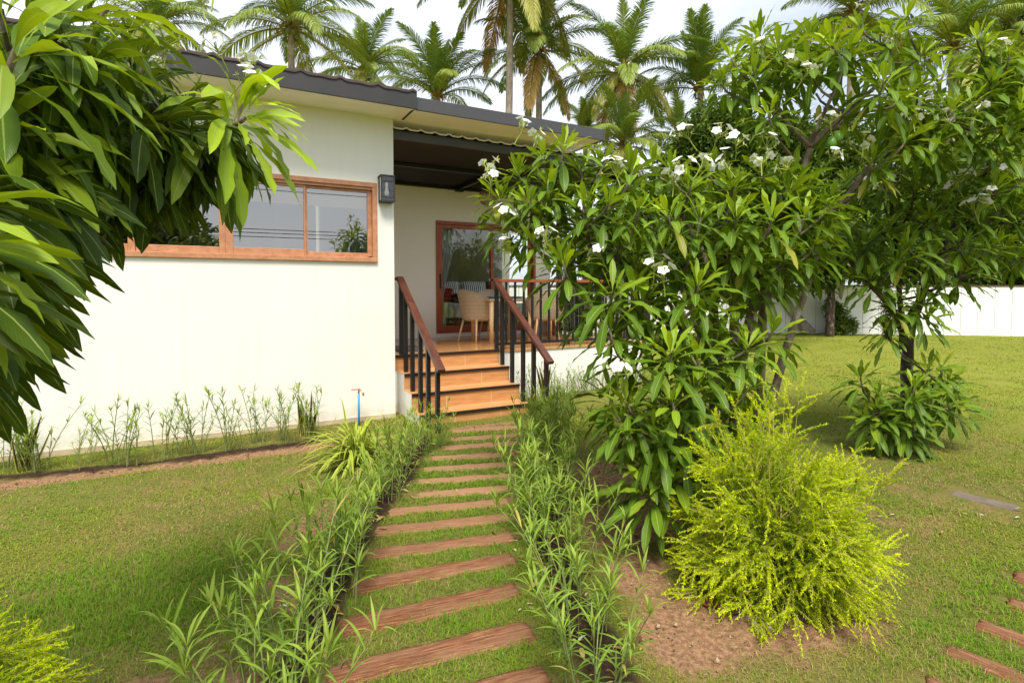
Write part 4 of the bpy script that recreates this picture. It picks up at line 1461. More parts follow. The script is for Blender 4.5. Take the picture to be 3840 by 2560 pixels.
def whorl_tree(name, label, cat, base, trunks, tips, size, seed, flowers=(), fruits=(), axes=None, light=0.0, bark='bark', nmin=21, nmax=28, group=None, fscale=1.0, gmul=1.0, tone=None):
    rng = np.random.default_rng(seed)
    t = thing(name, label, cat, base, 0, group)
    o = np.array(t.location)
    tips = [np.array(p, float) for p in tips]
    tubes, dirs = grow(trunks, tips, rng, tip_axes=axes)
    tubes_mesh('trunk', tubes, M[bark], t, o)
    sz = np.array(size if np.ndim(size) else [size] * len(tips)) * rng.uniform(0.86, 1.12, len(tips))
    P, D, U, L, Wd, G, C = rosette_leaves(tips, dirs, sz, rng, nmin, nmax, light, gmul)
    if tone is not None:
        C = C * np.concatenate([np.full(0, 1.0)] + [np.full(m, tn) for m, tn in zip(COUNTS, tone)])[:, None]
    V, F, uv, ids = strips(P, D, U, L, Wd, G, LEAF_PROF, wave=0.11, wfreq=4.6, fold=0.22, rng=rng, clampz=0.01)
    link_mesh('crown', np_mesh('crown', V - o, F, uv, C[ids]), M['leaf'], t)
    for k, (p, s) in enumerate(flowers):
        f = link_mesh('flower_cluster', FLOWERS[k % 4], M['flower'], t)
        f.location = np.array(p) - o
        f.rotation_euler = (rng.normal(0, 0.35), rng.normal(0, 0.35), rng.uniform(0, 6.3))
        f.scale = (s * fscale,) * 3
    for p in fruits:
        f = link_mesh('fruit', FRUIT, M['fruit'], t)
        f.location = np.array(p) - o
        f.rotation_euler = (rng.normal(0, 0.2), rng.normal(0, 0.2), rng.uniform(0, 6))
    return t


# middle tree in front of the porch: several trunks, skirts of leaves down to the ground
rng = np.random.default_rng(21)
B1 = gp(1650, 1130)
tips, ctr = [], at(1690, 640, 3.95)
spec = [(1150, 440, 4.1), (1140, 510, 4.0), (1190, 400, 4.2), (1245, 365, 4.1), (1300, 350, 3.9), (1340, 400, 4.0), (1270, 430, 3.8), (1210, 470, 3.8), (1390, 380, 4.0),
        (1440, 400, 3.8), (1490, 375, 4.1), (1540, 390, 4.0), (1580, 430, 3.8), (1630, 400, 4.1), (1690, 420, 4.0), (1740, 400, 4.2), (1800, 420, 4.1), (1860, 430, 4.1),
        (1330, 470, 3.7), (1400, 460, 3.6), (1470, 480, 3.6), (1540, 500, 3.5), (1610, 500, 3.6), (1690, 490, 3.6), (1770, 500, 3.5), (1850, 500, 3.8), (1900, 470, 4.0),
        (1230, 560, 3.7), (1190, 530, 3.9), (1290, 605, 3.6), (1260, 500, 3.9), (1350, 540, 3.8), (1430, 560, 3.7), (1510, 570, 3.8), (1590, 590, 3.7), (1680, 570, 3.8), (1740, 580, 3.7),
        (1800, 590, 3.8), (1410, 680, 3.3), (1455, 665, 3.6), (1370, 640, 3.9), (1610, 660, 3.4), (1575, 700, 3.5), (1520, 640, 3.9), (1690, 680, 3.8), (1860, 560, 4.0),
        (1530, 815, 3.15), (1600, 830, 3.3), (1640, 790, 3.6), (1720, 790, 3.55), (1480, 760, 3.7), (1445, 920, 3.2), (1390, 900, 3.5), (1420, 960, 3.25), (1540, 930, 3.1), (1590, 900, 3.3),
        (1500, 985, 3.15), (1560, 1010, 3.15), (1610, 990, 3.3), (1660, 930, 3.6), (1720, 900, 3.7), (1470, 1060, 3.2), (1530, 1080, 3.2), (1590, 1080, 3.3), (1480, 1125, 3.15), (1640, 1050, 3.5), (1700, 1020, 3.7), (1780, 760, 3.8), (1400, 750, 3.4), (1445, 810, 3.4), (1485, 700, 3.6), (1560, 755, 3.5), (1350, 690, 3.7), (1640, 720, 3.6)]
for vx, vy, d in spec:
    tips.append(at(vx, vy, d) + rng.normal(0, 0.02, 3))
for k in range(45):            # the far side of the same crown
    tips.append(at(rng.uniform(1250, 1900), rng.uniform(400, 640), rng.uniform(4.0, 4.9)))
for k in range(10):
    tips.append(at(rng.uniform(1480, 1760), rng.uniform(820, 1050), rng.uniform(3.7, 4.3)))
trk = [([B1, at(1660, 960, 4.15), at(1650, 760, 4.1), at(1630, 600, 4.05), at(1560, 470, 4.0)], 0.055, 0.016),
       ([B1 + [0.12, 0.05, 0], at(1700, 900, 4.2), at(1715, 780, 4.15), at(1740, 640, 4.1), at(1760, 520, 4.1), at(1790, 450, 4.1)], 0.050, 0.018),
       ([B1 + [-0.05, 0.1, 0], at(1600, 900, 4.2), at(1540, 740, 4.1), at(1430, 600, 4.0), at(1330, 480, 4.0)], 0.042, 0.013),
       ([B1 + [0.0, -0.12, 0], at(1590, 1050, 3.8), at(1540, 960, 3.4), at(1520, 870, 3.3)], 0.03, 0.012),
       ([B1 + [0.2, 0.2, 0], at(1640, 860, 4.4), at(1570, 660, 4.5), at(1500, 520, 4.5)], 0.036, 0.012)]
fl = [(1190, 318, 4.1), (1225, 335, 4.1), (1117, 400, 4.1), (1125, 440, 4.0), (1165, 525, 3.9), (1160, 590, 3.8), (1250, 575, 3.6), (1388, 608, 3.6), (1420, 420, 3.6), (1545, 435, 3.7), (1600, 400, 3.8), (1640, 335, 4.0),
      (1590, 332, 4.0), (1690, 350, 4.0), (1525, 660, 3.4), (1500, 640, 3.5), (1750, 390, 3.9), (1680, 395, 3.8), (1575, 410, 3.7), (1420, 880, 3.1), (1760, 360, 4.0), (1820, 400, 3.9)]
whorl_tree('flowering_tree', 'bushy white-flowered tree before the porch with leaf whorls down to the ground', 'tree', B1, trk, tips, 0.285, 31,
           flowers=[(at(x, y, d), 1.0) for x, y, d in fl], fruits=[at(1618, 752, 3.45), at(1990, 210, 4.0)][:1])

# taller open-crowned tree rising behind it
B3 = gp(1735, 1075)
spec = [(1680, 130, 4.4), (1740, 160, 4.3), (1790, 110, 4.4), (1770, 270, 4.1), (1850, 150, 4.2), (1905, 90, 4.3), (1950, 130, 4.3), (1985, 60, 4.4), (2040, 100, 4.3), (2075, 40, 4.4),
        (2110, 130, 4.4), (2010, 200, 4.1), (2060, 230, 4.2), (1800, 190, 4.5), (2120, 215, 4.5), (2170, 170, 4.6), (2230, 235, 4.6), (2280, 190, 4.7), (2320, 130, 4.8),
        (2340, 260, 4.7), (2180, 260, 4.5), (2000, 370, 4.4), (2080, 320, 4.4), (2150, 330, 4.6), (2370, 200, 4.8), (2250, 300, 4.8), (2320, 330, 4.7), (1720, 210, 4.5), (1650, 180, 4.4)]
rng = np.random.default_rng(22)
tips = [at(x, y, d) + rng.normal(0, 0.02, 3) for x, y, d in spec] + [at(rng.uniform(2000, 2400), rng.uniform(120, 340), rng.uniform(4.7, 5.4)) for k in range(20)] + [at(rng.uniform(1690, 2360), rng.uniform(60, 220), rng.uniform(4.5, 5.2)) for k in range(16)] + [at(1875, 215, 4.6), at(1940, 262, 4.7)]
trk = [([B3, at(1740, 900, 4.6), at(1750, 720, 4.5), at(1800, 560, 4.5), at(1832, 430, 4.5), at(1858, 335, 4.45)], 0.050, 0.024),
       ([at(1858, 335, 4.45), at(1900, 300, 4.4), at(1960, 240, 4.4), at(2030, 190, 4.4), at(2100, 150, 4.5)], 0.022, 0.012),
       ([at(1858, 335, 4.45), at(1820, 290, 4.4), at(1795, 260, 4.35), at(1780, 240, 4.3)], 0.018, 0.010),
       ([at(1858, 335, 4.45), at(1890, 250, 4.3), at(1930, 190, 4.3), at(1930, 140, 4.3)], 0.017, 0.010),
       ([B3 + [0.12, 0.1, 0], at(1800, 820, 4.8), at(1900, 500, 4.9), at(2010, 370, 4.9), at(2130, 300, 4.9), at(2260, 270, 4.9)], 0.042, 0.014)]
fl = [(1840, 190, 4.1), (1800, 160, 4.2), (2060, 110, 4.2), (2300, 130, 4.6), (2190, 290, 4.4), (2240, 270, 4.5), (1900, 380, 4.2), (1910, 300, 4.2), (1980, 350, 4.2), (2000, 20, 4.3), (1750, 130, 4.3), (2100, 290, 4.3), (2160, 250, 4.4)]
whorl_tree('flowering_tree', 'tall open-crowned tree with bare forked limbs above the bushy flowering tree', 'tree', B3, trk, tips, 0.285, 32,
           flowers=[(at(x, y, d), 0.9) for x, y, d in fl], fruits=[at(1925, 314, 4.25), at(1910, 328, 4.25)], light=0.05)

# third tree alone on the lawn
B2 = gp(2078, 1000)
spec = [(1900, 540, 5.3), (1950, 500, 5.4), (1990, 560, 5.2), (2040, 520, 5.2), (2090, 560, 5.1), (2130, 500, 5.2), (2180, 470, 5.2), (2240, 490, 5.3), (2290, 440, 5.3), (2330, 500, 5.4), (2380, 450, 5.4),
        (2270, 560, 5.3), (2200, 560, 5.2), (2150, 590, 5.2), (2060, 610, 5.1), (1990, 640, 5.2), (2090, 440, 5.3), (2020, 420, 5.4), (1960, 420, 5.5), (2150, 410, 5.3), (2220, 400, 5.4),
        (2300, 370, 5.5), (2350, 340, 5.6), (2250, 330, 5.5), (2180, 350, 5.5), (2100, 370, 5.5), (2030, 350, 5.6), (2400, 380, 5.6), (2420, 520, 5.5), (2340, 590, 5.5), (2210, 620, 5.4), (2110, 690, 5.3), (2040, 700, 5.3),
        (2030, 750, 5.3), (2130, 730, 5.3), (2150, 660, 5.4), (2290, 290, 5.7), (2350, 420, 5.3)]
low = [(1985, 870, 5.3), (2010, 940, 5.25), (1990, 960, 5.2), (2040, 960, 5.2), (2090, 890, 5.15), (2130, 850, 5.3), (2160, 840, 5.4), (2180, 880, 5.4), (2100, 960, 5.2), (2150, 930, 5.3), (2060, 985, 5.2), (2190, 930, 5.4), (2020, 905, 5.4), (2075, 925, 5.15)]
rng = np.random.default_rng(23)
tips = [at(x, y, d) + rng.normal(0, 0.02, 3) for x, y, d in spec + low] + [at(rng.uniform(1900, 2420), rng.uniform(350, 600), rng.uniform(5.4, 6.6)) for k in range(42)]
trk = [([B2, at(2080, 930, 5.75), at(2076, 840, 5.75), at(2080, 770, 5.75), at(2110, 690, 5.7), at(2150, 600, 5.6), at(2200, 500, 5.5)], 0.075, 0.022),
       ([at(2080, 770, 5.75), at(2040, 690, 5.7), at(1975, 620, 5.6), at(1920, 560, 5.6)], 0.040, 0.014),
       ([at(2076, 800, 5.75), at(2060, 650, 5.6), at(2050, 540, 5.5), at(2040, 440, 5.5)], 0.035, 0.013),
       ([B2 + [0.28, -0.02, 0], at(2130, 940, 5.7), at(2145, 880, 5.6)], 0.035, 0.014),
       ([at(2150, 600, 5.6), at(2230, 540, 5.6), at(2320, 470, 5.6)], 0.025, 0.012)]
fl = [(2190, 430, 5.1), (2205, 440, 5.1), (2250, 490, 5.1), (2245, 500, 5.1), (1980, 455, 5.2), (2035, 450, 5.2), (2280, 470, 5.2), (2330, 410, 5.3), (2220, 310, 5.4), (2150, 300, 5.4), (2260, 275, 5.5)]
whorl_tree('flowering_tree', 'dark-trunked tree standing alone on the lawn with moss hanging from it', 'tree', B2, trk, tips, 0.29, 33,
           flowers=[(at(x, y, d), 1.15) for x, y, d in fl], bark='bark_dark', light=-0.10)

# tree close to the camera, its trunk out of the picture
B4 = gp(-420, 1500)
B4 = np.array([-2.05, 1.75, 0.0])
R_ = RT
spec = [((230, 150, 1.5), (0.55, 0.45, 0)), ((377, 290, 1.8), (0.8, 0.35, 0)), ((565, 272, 2.0), (0.95, 0.40, 0)), ((560, 240, 2.1), (0.6, 0.85, 0)), ((110, 440, 1.35), (0.7, 0.1, 0)), ((40, 110, 1.25), (0.4, 0.7, 0)),
        ((150, 50, 1.45), (0.5, 0.8, 0)), ((10, 300, 1.3), (0.6, 0.4, 0)), ((-70, 580, 0.98), (0.8, -0.1, 0)), ((-40, 480, 1.15), (0.7, -0.2, 0)), ((0, 620, 1.25), (0.7, -0.5, 0)), ((250, 10, 1.6), (0.5, 0.9, 0)),
        ((200, 380, 1.75), (0.4, -0.6, 0)), ((330, 370, 1.95), (0.5, -0.5, 0)), ((420, 300, 1.95), (0.7, 0.3, 0)), ((470, 320, 2.0), (0.6, -0.2, 0)), ((-60, 230, 1.25), (0.4, 0.6, 0)), ((90, 270, 1.5), (0.5, 0.3, 0)),
        ((180, 310, 1.65), (0.6, 0.2, 0)), ((280, 300, 1.75), (0.7, 0.1, 0)), ((0, 20, 1.35), (0.2, 0.9, 0)), ((330, 150, 1.85), (0.6, 0.6, 0)), ((-70, 400, 1.3), (0.5, 0.1, 0)), ((-120, 720, 1.02), (0.5, -0.6, 0)),
        ((-70, 660, 1.2), (0.6, -0.6, 0)), ((90, 520, 1.5), (0.6, -0.5, 0)), ((50, 220, 1.55), (0.4, 0.4, 0)), ((90, 130, 1.6), (0.4, 0.7, 0)), ((240, 240, 1.9), (0.4, 0.2, 0)), ((400, 340, 2.1), (0.5, -0.4, 0)),
        ((150, 370, 2.0), (0.4, 0.1, 0)), ((60, 400, 1.8), (0.4, 0.0, 0)), ((250, 320, 2.05), (0.4, -0.6, 0)), ((310, 220, 2.0), (0.5, 0.3, 0)), ((130, 200, 1.9), (0.4, 0.4, 0)), ((20, 180, 1.8), (0.3, 0.5, 0)),
        ((200, 80, 1.9), (0.4, 0.7, 0)), ((110, 470, 1.8), (0.5, -0.5, 0)), ((190, 430, 2.0), (0.5, -0.5, 0)), ((30, 450, 1.6), (0.5, -0.5, 0)), ((300, 90, 2.0), (0.4, 0.8, 0)), ((440, 270, 2.2), (0.6, 0.4, 0)), ((-110, 860, 1.15), (0.5, -0.5, 0)), ((-60, 780, 1.3), (0.6, -0.6, 0)), ((-30, 560, 1.5), (0.6, -0.4, 0)), ((40, 600, 1.45), (0.6, -0.5, 0)), ((-60, 720, 1.5), (0.6, -0.5, 0)), ((360, 420, 2.0), (0.4, -0.6, 0)), ((290, 420, 1.95), (0.4, -0.6, 0)), ((430, 370, 2.1), (0.5, -0.6, 0)), ((500, 360, 2.15), (0.5, -0.5, 0)), ((230, 470, 1.95), (0.4, -0.6, 0)), ((150, 480, 1.9), (0.4, -0.6, 0))]
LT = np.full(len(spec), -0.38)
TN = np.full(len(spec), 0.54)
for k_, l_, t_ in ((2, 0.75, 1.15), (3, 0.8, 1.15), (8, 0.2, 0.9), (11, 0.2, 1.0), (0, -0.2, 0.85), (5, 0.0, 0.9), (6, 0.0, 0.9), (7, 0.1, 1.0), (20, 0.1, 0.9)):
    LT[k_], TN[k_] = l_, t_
rng = np.random.default_rng(24)
tips, axes = [], []
for (p, a) in spec:
    tips.append(at(*p))
    axes.append(RT * a[0] + np.array([0, 0, a[1]]) + FW * rng.normal(0, 0.2))
for k in range(40):
    p = np.array([-2.05, 1.9, 1.75]) + nrm(rng.normal(0, 1, 3)) * np.array([1.15, 1.0, 0.85]) * rng.uniform(0.5, 1.0)
    v = p - CAM
    dep = v @ FW
    if p[2] < 0.35 or (dep > 0.2 and (v @ RT) / dep > -0.90) or np.linalg.norm(v) < 1.0:
        continue
    tips.append(p)
    axes.append(None)
trk = [([B4, B4 + [0.03, 0.02, 0.5], B4 + [0.0, 0.05, 1.1], B4 + [0.1, 0.1, 1.9]], 0.06, 0.03),
       ([B4 + [0.0, 0.04, 0.9], at(-120, 330, 1.75), at(90, 330, 1.85), at(250, 330, 1.9), at(330, 310, 1.95)], 0.034, 0.012),
       ([B4 + [0.02, 0.05, 1.3], at(-100, 150, 1.6), at(60, 160, 1.6), at(200, 120, 1.65)], 0.03, 0.012),
       ([B4 + [0.0, 0.03, 0.7], at(-250, 620, 1.3), at(-120, 640, 1.2)], 0.026, 0.012)]
fl = [(490, 5, 1.7), (465, 25, 1.7), (512, 142, 2.0), (575, 228, 2.05), (545, 205, 2.05), (378, 132, 1.85), (385, 160, 1.9), (565, 170, 2.15)]
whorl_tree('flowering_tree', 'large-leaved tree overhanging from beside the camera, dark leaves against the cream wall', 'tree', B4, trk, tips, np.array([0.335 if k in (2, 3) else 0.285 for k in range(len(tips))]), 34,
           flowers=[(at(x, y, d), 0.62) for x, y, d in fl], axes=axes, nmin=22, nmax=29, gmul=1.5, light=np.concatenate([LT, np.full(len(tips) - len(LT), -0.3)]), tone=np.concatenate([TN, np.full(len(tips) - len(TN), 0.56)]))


def moss_thing(top, length, width, label, seed, n, col):
    """strands of hanging moss"""
    rng = np.random.default_rng(seed)
    V, F, C, o = [], [], [], 0
    top = np.array(top)
    t = thing('hanging_moss', label, 'moss', tuple(top))
    u = rng.random(n)
    w = width * (0.4 + 0.6 * np.sin(np.clip(u * 1.15, 0, 1) * pi) ** 0.6)
    a = rng.uniform(0, 2 * pi, n)
    P = np.stack([np.cos(a) * w * rng.random(n), np.sin(a) * w * rng.random(n), -u * length], -1)
    D = np.stack([rng.normal(0, 0.8, n), rng.normal(0, 0.8, n), -rng.uniform(0.1, 1.0, n)], -1)
    V, F, uv, ids = strips(P, D, rng.normal(0, 1, (n, 3)), rng.uniform(0.03, 0.09, n), 0.0035, 1.2, [1, 1, 0.8, 0.2], (-1, 1), 0)
    c = np.array(col) * rng.uniform(0.6, 1.3, (n, 1))
    link_mesh('strands', np_mesh('strands', V, F, uv, c[ids]), M['moss'], t)
    link_mesh('hook', MB().tube([(0, 0, 0.12), (0, 0, 0.0), (0.005, 0, -length * 0.5)], 0.003, 5).mesh('hook'), M['twig'], t)


moss_thing(at(2040, 655, 5.35), 0.52, 0.065, 'thick olive-brown moss hanging from the lone lawn tree', 1, 1500, (0.16, 0.14, 0.025))
moss_thing(at(1298, 590, 3.9), 0.62, 0.035, 'thin grey-green moss strand hanging before the porch railing', 2, 420, (0.22, 0.24, 0.12))

# ------------------------------------------------------------------ golden feathery bushes
def golden_bush(base, label, R, H, nshoot, seed, lean=(0, 0)):
    rng = np.random.default_rng(seed)
    t = thing('golden_bush', label, 'bush', base, 0, 'golden feathery bushes')
    tubes, NP, ND, NL, NC = [], [], [], [], []
    for s in range(nshoot):
        az = rng.uniform(0, 2 * pi)
        el = math.asin(rng.uniform(0.0, 1.0) ** 0.9 if rng.random() < 0.75 else rng.uniform(0, 0.45))
        out = np.array([cos(az) * cos(el), sin(az) * cos(el), sin(el)])
        Ls = (R * cos(el) ** 2 + H * sin(el) ** 2) * rng.uniform(0.62, 1.05)
        if rng.random() < 0.10:
            Ls *= 1.16
        p0 = np.array([rng.normal(0, 0.05), rng.normal(0, 0.05), rng.uniform(0.03, 0.30)])
        n = 12
        tt = np.linspace(0, 1, n)[:, None]
        up0 = nrm(out + np.array([0, 0, 0.55]))
        droop = rng.uniform(0.08, 0.75) * (1.1 - sin(el))
        pts = p0 + up0 * tt * Ls * 0.45 + out * (tt ** 1.5) * Ls * 0.60 - np.array([0, 0, 1.0]) * droop * Ls * tt ** 2.4
        pts[:, 2] = np.maximum(pts[:, 2], 0.03)
        tubes.append((pts, np.linspace(0.0045, 0.0012, n), 4))
        lv = rng.uniform(0.78, 1.15)
        ntw = rng.integers(15, 22)
        for k in range(ntw):
            u = rng.uniform(0.30, 1.0) ** 0.8
            f = u * (n - 1)
            i = min(int(f), n - 2)
            p = pts[i] + (pts[i + 1] - pts[i]) * (f - i)
            T = nrm(pts[i + 1] - pts[i])
            if k == 0:
                p, d, tl = pts[-2], T, 0.10
            else:
                d = nrm(T * 0.95 + nrm(rng.normal(0, 1, 3)) * 0.80 + np.array([0, 0, -0.10]))
                tl = rng.uniform(0.07, 0.18)
            q = np.stack([p, p + d * tl * 0.5 + [0, 0, 0.004], p + d * tl - np.array([0, 0, 0.012])])
            tubes.append((q, [0.0016, 0.0012, 0.0007], 3))
            m = int(tl / 0.0028)
            w = np.linspace(0.08, 1, m)[:, None]
            pp = p + d * tl * w - np.array([0, 0, 0.012]) * w ** 2
            dd = nrm(d * 1.0 + nrm(rng.normal(0, 1, (m, 3))) * 0.85)
            NP.append(pp)
            ND.append(dd)
            NL.append(rng.uniform(0.012, 0.021, m) * (1.15 - 0.5 * w[:, 0]))
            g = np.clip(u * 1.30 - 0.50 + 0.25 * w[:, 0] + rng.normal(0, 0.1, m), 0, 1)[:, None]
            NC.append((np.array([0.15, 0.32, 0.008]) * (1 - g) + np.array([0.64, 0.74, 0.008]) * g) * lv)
    NP, ND, NL, NC = np.concatenate(NP), np.concatenate(ND), np.concatenate(NL), np.concatenate(NC)
    n = len(NP)
    S = nrm(np.cross(ND, rng.normal(0, 1, (n, 3)))) * 0.0017
    V = np.stack([NP - S, NP + S, NP + ND * (NL * 0.6)[:, None] + S * 1.0, NP + ND * NL[:, None], NP + ND * (NL * 0.6)[:, None] - S * 1.0], 1)
    b = np.arange(n)[:, None] * 5
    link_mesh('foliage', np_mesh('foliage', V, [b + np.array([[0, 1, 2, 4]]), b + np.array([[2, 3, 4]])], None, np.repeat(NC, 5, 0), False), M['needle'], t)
    tubes_mesh('branches', tubes, m_plain('golden_twig', (0.42, 0.36, 0.08), 0.7, 0.25, 30), t, np.zeros(3))
    return t


golden_bush(gp(1775, 1355), 'round bright yellow-green feathery bush on bare soil beside the path', 0.455, 0.84, 290, 3)
golden_bush(at(-215, 1829, 1.7) * np.array([1, 1, 0]), 'yellow-green feathery bush mostly cut off at the picture corner below the big-leaved tree', 0.33, 0.46, 90, 5)


# ------------------------------------------------------------------ slender bedding plants
def bed_plant_meshes(seed, nst, H, spread, leafL, sparse=1.0, dark=0.0):
    rng = np.random.default_rng(seed)
    tubes, P, D, L, C = [], [], [], [], []
    for s in range(nst):
        h = H * rng.uniform(0.55, 1.08)
        a = rng.uniform(0, 2 * pi)
        r = spread * math.sqrt(rng.random())
        p0 = np.array([r * cos(a), r * sin(a), -0.02])
        ln = np.array([cos(a), sin(a), 0]) * rng.uniform(0.02, 0.55) * h + np.append(rng.normal(0, 0.05 * h, 2), 0)
        n = 8
        t = np.linspace(0, 1, n)[:, None]
        pts = p0 + np.array([0, 0, h]) * t + ln * t ** 1.6
        tubes.append((pts, np.linspace(0.0045, 0.0022, n), 5))
        az = rng.uniform(0, pi)
        z = rng.uniform(0.18, 0.42)
        while z < 1.0:
            f = z * (n - 1)
            i = min(int(f), n - 2)
            p = pts[i] + (pts[i + 1] - pts[i]) * (f - i)
            for q in (0, pi):
                if rng.random() < 0.12:
                    continue
                e = radians(rng.uniform(22, 62)) + 0.35 * (z - 0.5)
                b = az + q + rng.normal(0, 0.2)
                P.append(p)
                D.append([cos(b) * cos(e), sin(b) * cos(e), sin(e)])
                L.append(leafL * rng.uniform(0.6, 1.1) * (1.0 - 0.35 * abs(z - 0.6)))
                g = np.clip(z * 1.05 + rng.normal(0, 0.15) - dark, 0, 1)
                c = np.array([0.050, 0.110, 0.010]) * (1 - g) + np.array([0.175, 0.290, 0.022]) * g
                if rng.random() < 0.035:
                    c = np.array([0.42, 0.34, 0.09])
                C.append(c * rng.uniform(0.85, 1.15))
            az += pi / 2 + rng.normal(0, 0.15)
            z += sparse * rng.uniform(0.05, 0.09) / h * 0.62
        for q in range(6):
            b, e = rng.uniform(0, 2 * pi), radians(rng.uniform(45, 82))
            P.append(pts[-1])
            D.append([cos(b) * cos(e), sin(b) * cos(e), sin(e)])
            L.append(leafL * rng.uniform(0.4, 0.85))
            C.append(np.array([0.230, 0.325, 0.045]) * rng.uniform(0.9, 1.1))
    n = len(P)
    L = np.array(L)
    V, F, uv, ids = strips(np.array(P), np.array(D), np.tile([0.03, 0.02, 1.0], (n, 1)), L, L * rng.uniform(0.075, 0.115, n), rng.uniform(0.3, 1.2, n),
                           [0.15, 0.55, 0.95, 1.0, 0.75, 0.38, 0.03], (-1, 0, 1), 0.35, 0.02, rng=rng)
    V2, F2, U2, o = [], [], [], 0
    for p, r, k in tubes:
        v, f, u = tube_np(p, r, k)
        V2.append(v)
        F2.append(f + o)
        U2.append(u)
        o += len(v)
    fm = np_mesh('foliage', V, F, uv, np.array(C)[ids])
    fm.materials.append(M['leaf_thin'])
    sm = np_mesh('stems', np.concatenate(V2), [np.concatenate(F2)], np.concatenate(U2))
    sm.materials.append(M['stem'])
    return fm, sm


PLANTS = {'tall': [bed_plant_meshes(300 + k, 8, 0.58, 0.12, 0.155, 1.1) for k in range(6)],
          'near': [bed_plant_meshes(320 + k, 7, 0.60, 0.14, 0.165, 1.2) for k in range(6)],
          'thin': [bed_plant_meshes(340 + k, 3, 0.52, 0.06, 0.13, 1.6, 0.0) for k in range(7)],
          'fluffy': [bed_plant_meshes(360 + k, 15, 0.46, 0.14, 0.095, 0.75) for k in range(3)]}


def bed_plant(kind, k, x, y, s, rz, label, group):
    fm, sm = PLANTS[kind][k % len(PLANTS[kind])]
    t = thing('bedding_plant', label, 'plant', (x, y, float(ground_z(x, y))), rz, group)
    t.scale = (s, s, s)
    for nme, me in (('foliage', fm), ('stems', sm)):
        o = bpy.data.objects.new(nme, me)
        COL.objects.link(o)
        o.parent = t


def along(P, n, rng, jit):
    P = np.array(P, float)
    s = np.concatenate([[0], np.cumsum(np.linalg.norm(np.diff(P, axis=0), axis=1))])
    u = (np.arange(n) + 0.5) / n * s[-1]
    return np.stack([np.interp(u, s, P[:, 0]), np.interp(u, s, P[:, 1])], -1) + rng.normal(0, jit, (n, 2))


rng = np.random.default_rng(77)
pts = along(LEFT_ROW, 21, rng, 0.06)
for k, (x, y) in enumerate(pts):
    near = y < 3.0
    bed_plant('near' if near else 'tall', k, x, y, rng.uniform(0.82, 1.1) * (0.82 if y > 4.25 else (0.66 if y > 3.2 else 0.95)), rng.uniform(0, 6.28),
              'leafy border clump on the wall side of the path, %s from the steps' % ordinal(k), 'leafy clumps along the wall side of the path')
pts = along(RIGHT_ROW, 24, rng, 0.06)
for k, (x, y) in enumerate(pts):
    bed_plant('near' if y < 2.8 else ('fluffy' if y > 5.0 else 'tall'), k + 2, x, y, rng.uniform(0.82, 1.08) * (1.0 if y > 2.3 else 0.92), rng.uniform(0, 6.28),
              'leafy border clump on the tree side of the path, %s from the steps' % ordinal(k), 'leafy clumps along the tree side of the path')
pts = along(BED_ROW, 46, rng, 0.05)
for k, (x, y) in enumerate(pts):
    bed_plant('thin', k, x, y + rng.uniform(-0.08, 0.14), rng.uniform(0.75, 1.25), rng.uniform(0, 6.28),
              'thin green seedling in the bed under the cream wall, %s from the tap' % ordinal(len(pts) - 1 - k), 'seedlings in the bed along the cream wall')
pts = along([(3.72, 6.45), (4.4, 6.55), (5.3, 6.62), (6.1, 6.6)], 9, rng, 0.07)
for k, (x, y) in enumerate(pts):
    bed_plant('fluffy', k, x, y, rng.uniform(0.85, 1.1), rng.uniform(0, 6.28),
              'fluffy green clump before the white porch base, %s from the steps' % ordinal(k), 'fluffy clumps along the porch base')


def strap_clump(x, y, label, n, L, seed, cols, width=0.016, name='variegated_grass'):
    rng = np.random.default_rng(seed)
    t = thing(name, label, 'plant', (x, y, float(ground_z(x, y))), 0, 'striped grassy clumps')
    az = rng.uniform(0, 2 * pi, n)
    el = np.radians(rng.uniform(30, 85, n))
    D = np.stack([np.cos(az) * np.cos(el), np.sin(az) * np.cos(el), np.sin(el)], -1)
    P = np.stack([rng.normal(0, 0.035, n), rng.normal(0, 0.035, n), np.zeros(n)], -1)
    V, F, uv, ids = strips(P, D, np.tile([0.01, 0.02, 1.0], (n, 1)), L * rng.uniform(0.6, 1.1, n), width * rng.uniform(0.8, 1.2, n), rng.uniform(1.0, 2.2, n),
                           [0.6, 0.9, 1, 1, 0.9, 0.7, 0.4, 0.05], (-1, -0.4, 0.4, 1), 0.35, clampz=0.012)
    yel, grn = np.array(cols[0]), np.array(cols[1])
    u = np.abs(uv[:, 0] * 2 - 1)
    c = np.where((u < 0.5)[:, None], grn, yel) * rng.uniform(0.85, 1.15, n)[ids][:, None]
    link_mesh('foliage', np_mesh('foliage', V, F, uv, c), M['blade'], t)


YG = ((0.60, 0.60, 0.10), (0.26, 0.36, 0.04))
strap_clump(1.08, 4.98, 'yellow-striped arching grass clump beside the border on the wall side', 190, 0.62, 1, YG, 0.022)
strap_clump(1.22, 5.36, 'smaller yellow-striped grass clump just behind the big striped one', 90, 0.34, 2, YG)
strap_clump(3.35, 4.95, 'yellow-striped grass clump beyond the border near the leafy whorls', 90, 0.36, 3, YG)
strap_clump(3.55, 5.35, 'yellow-striped grass clump close to the porch base wall', 80, 0.34, 4, YG)


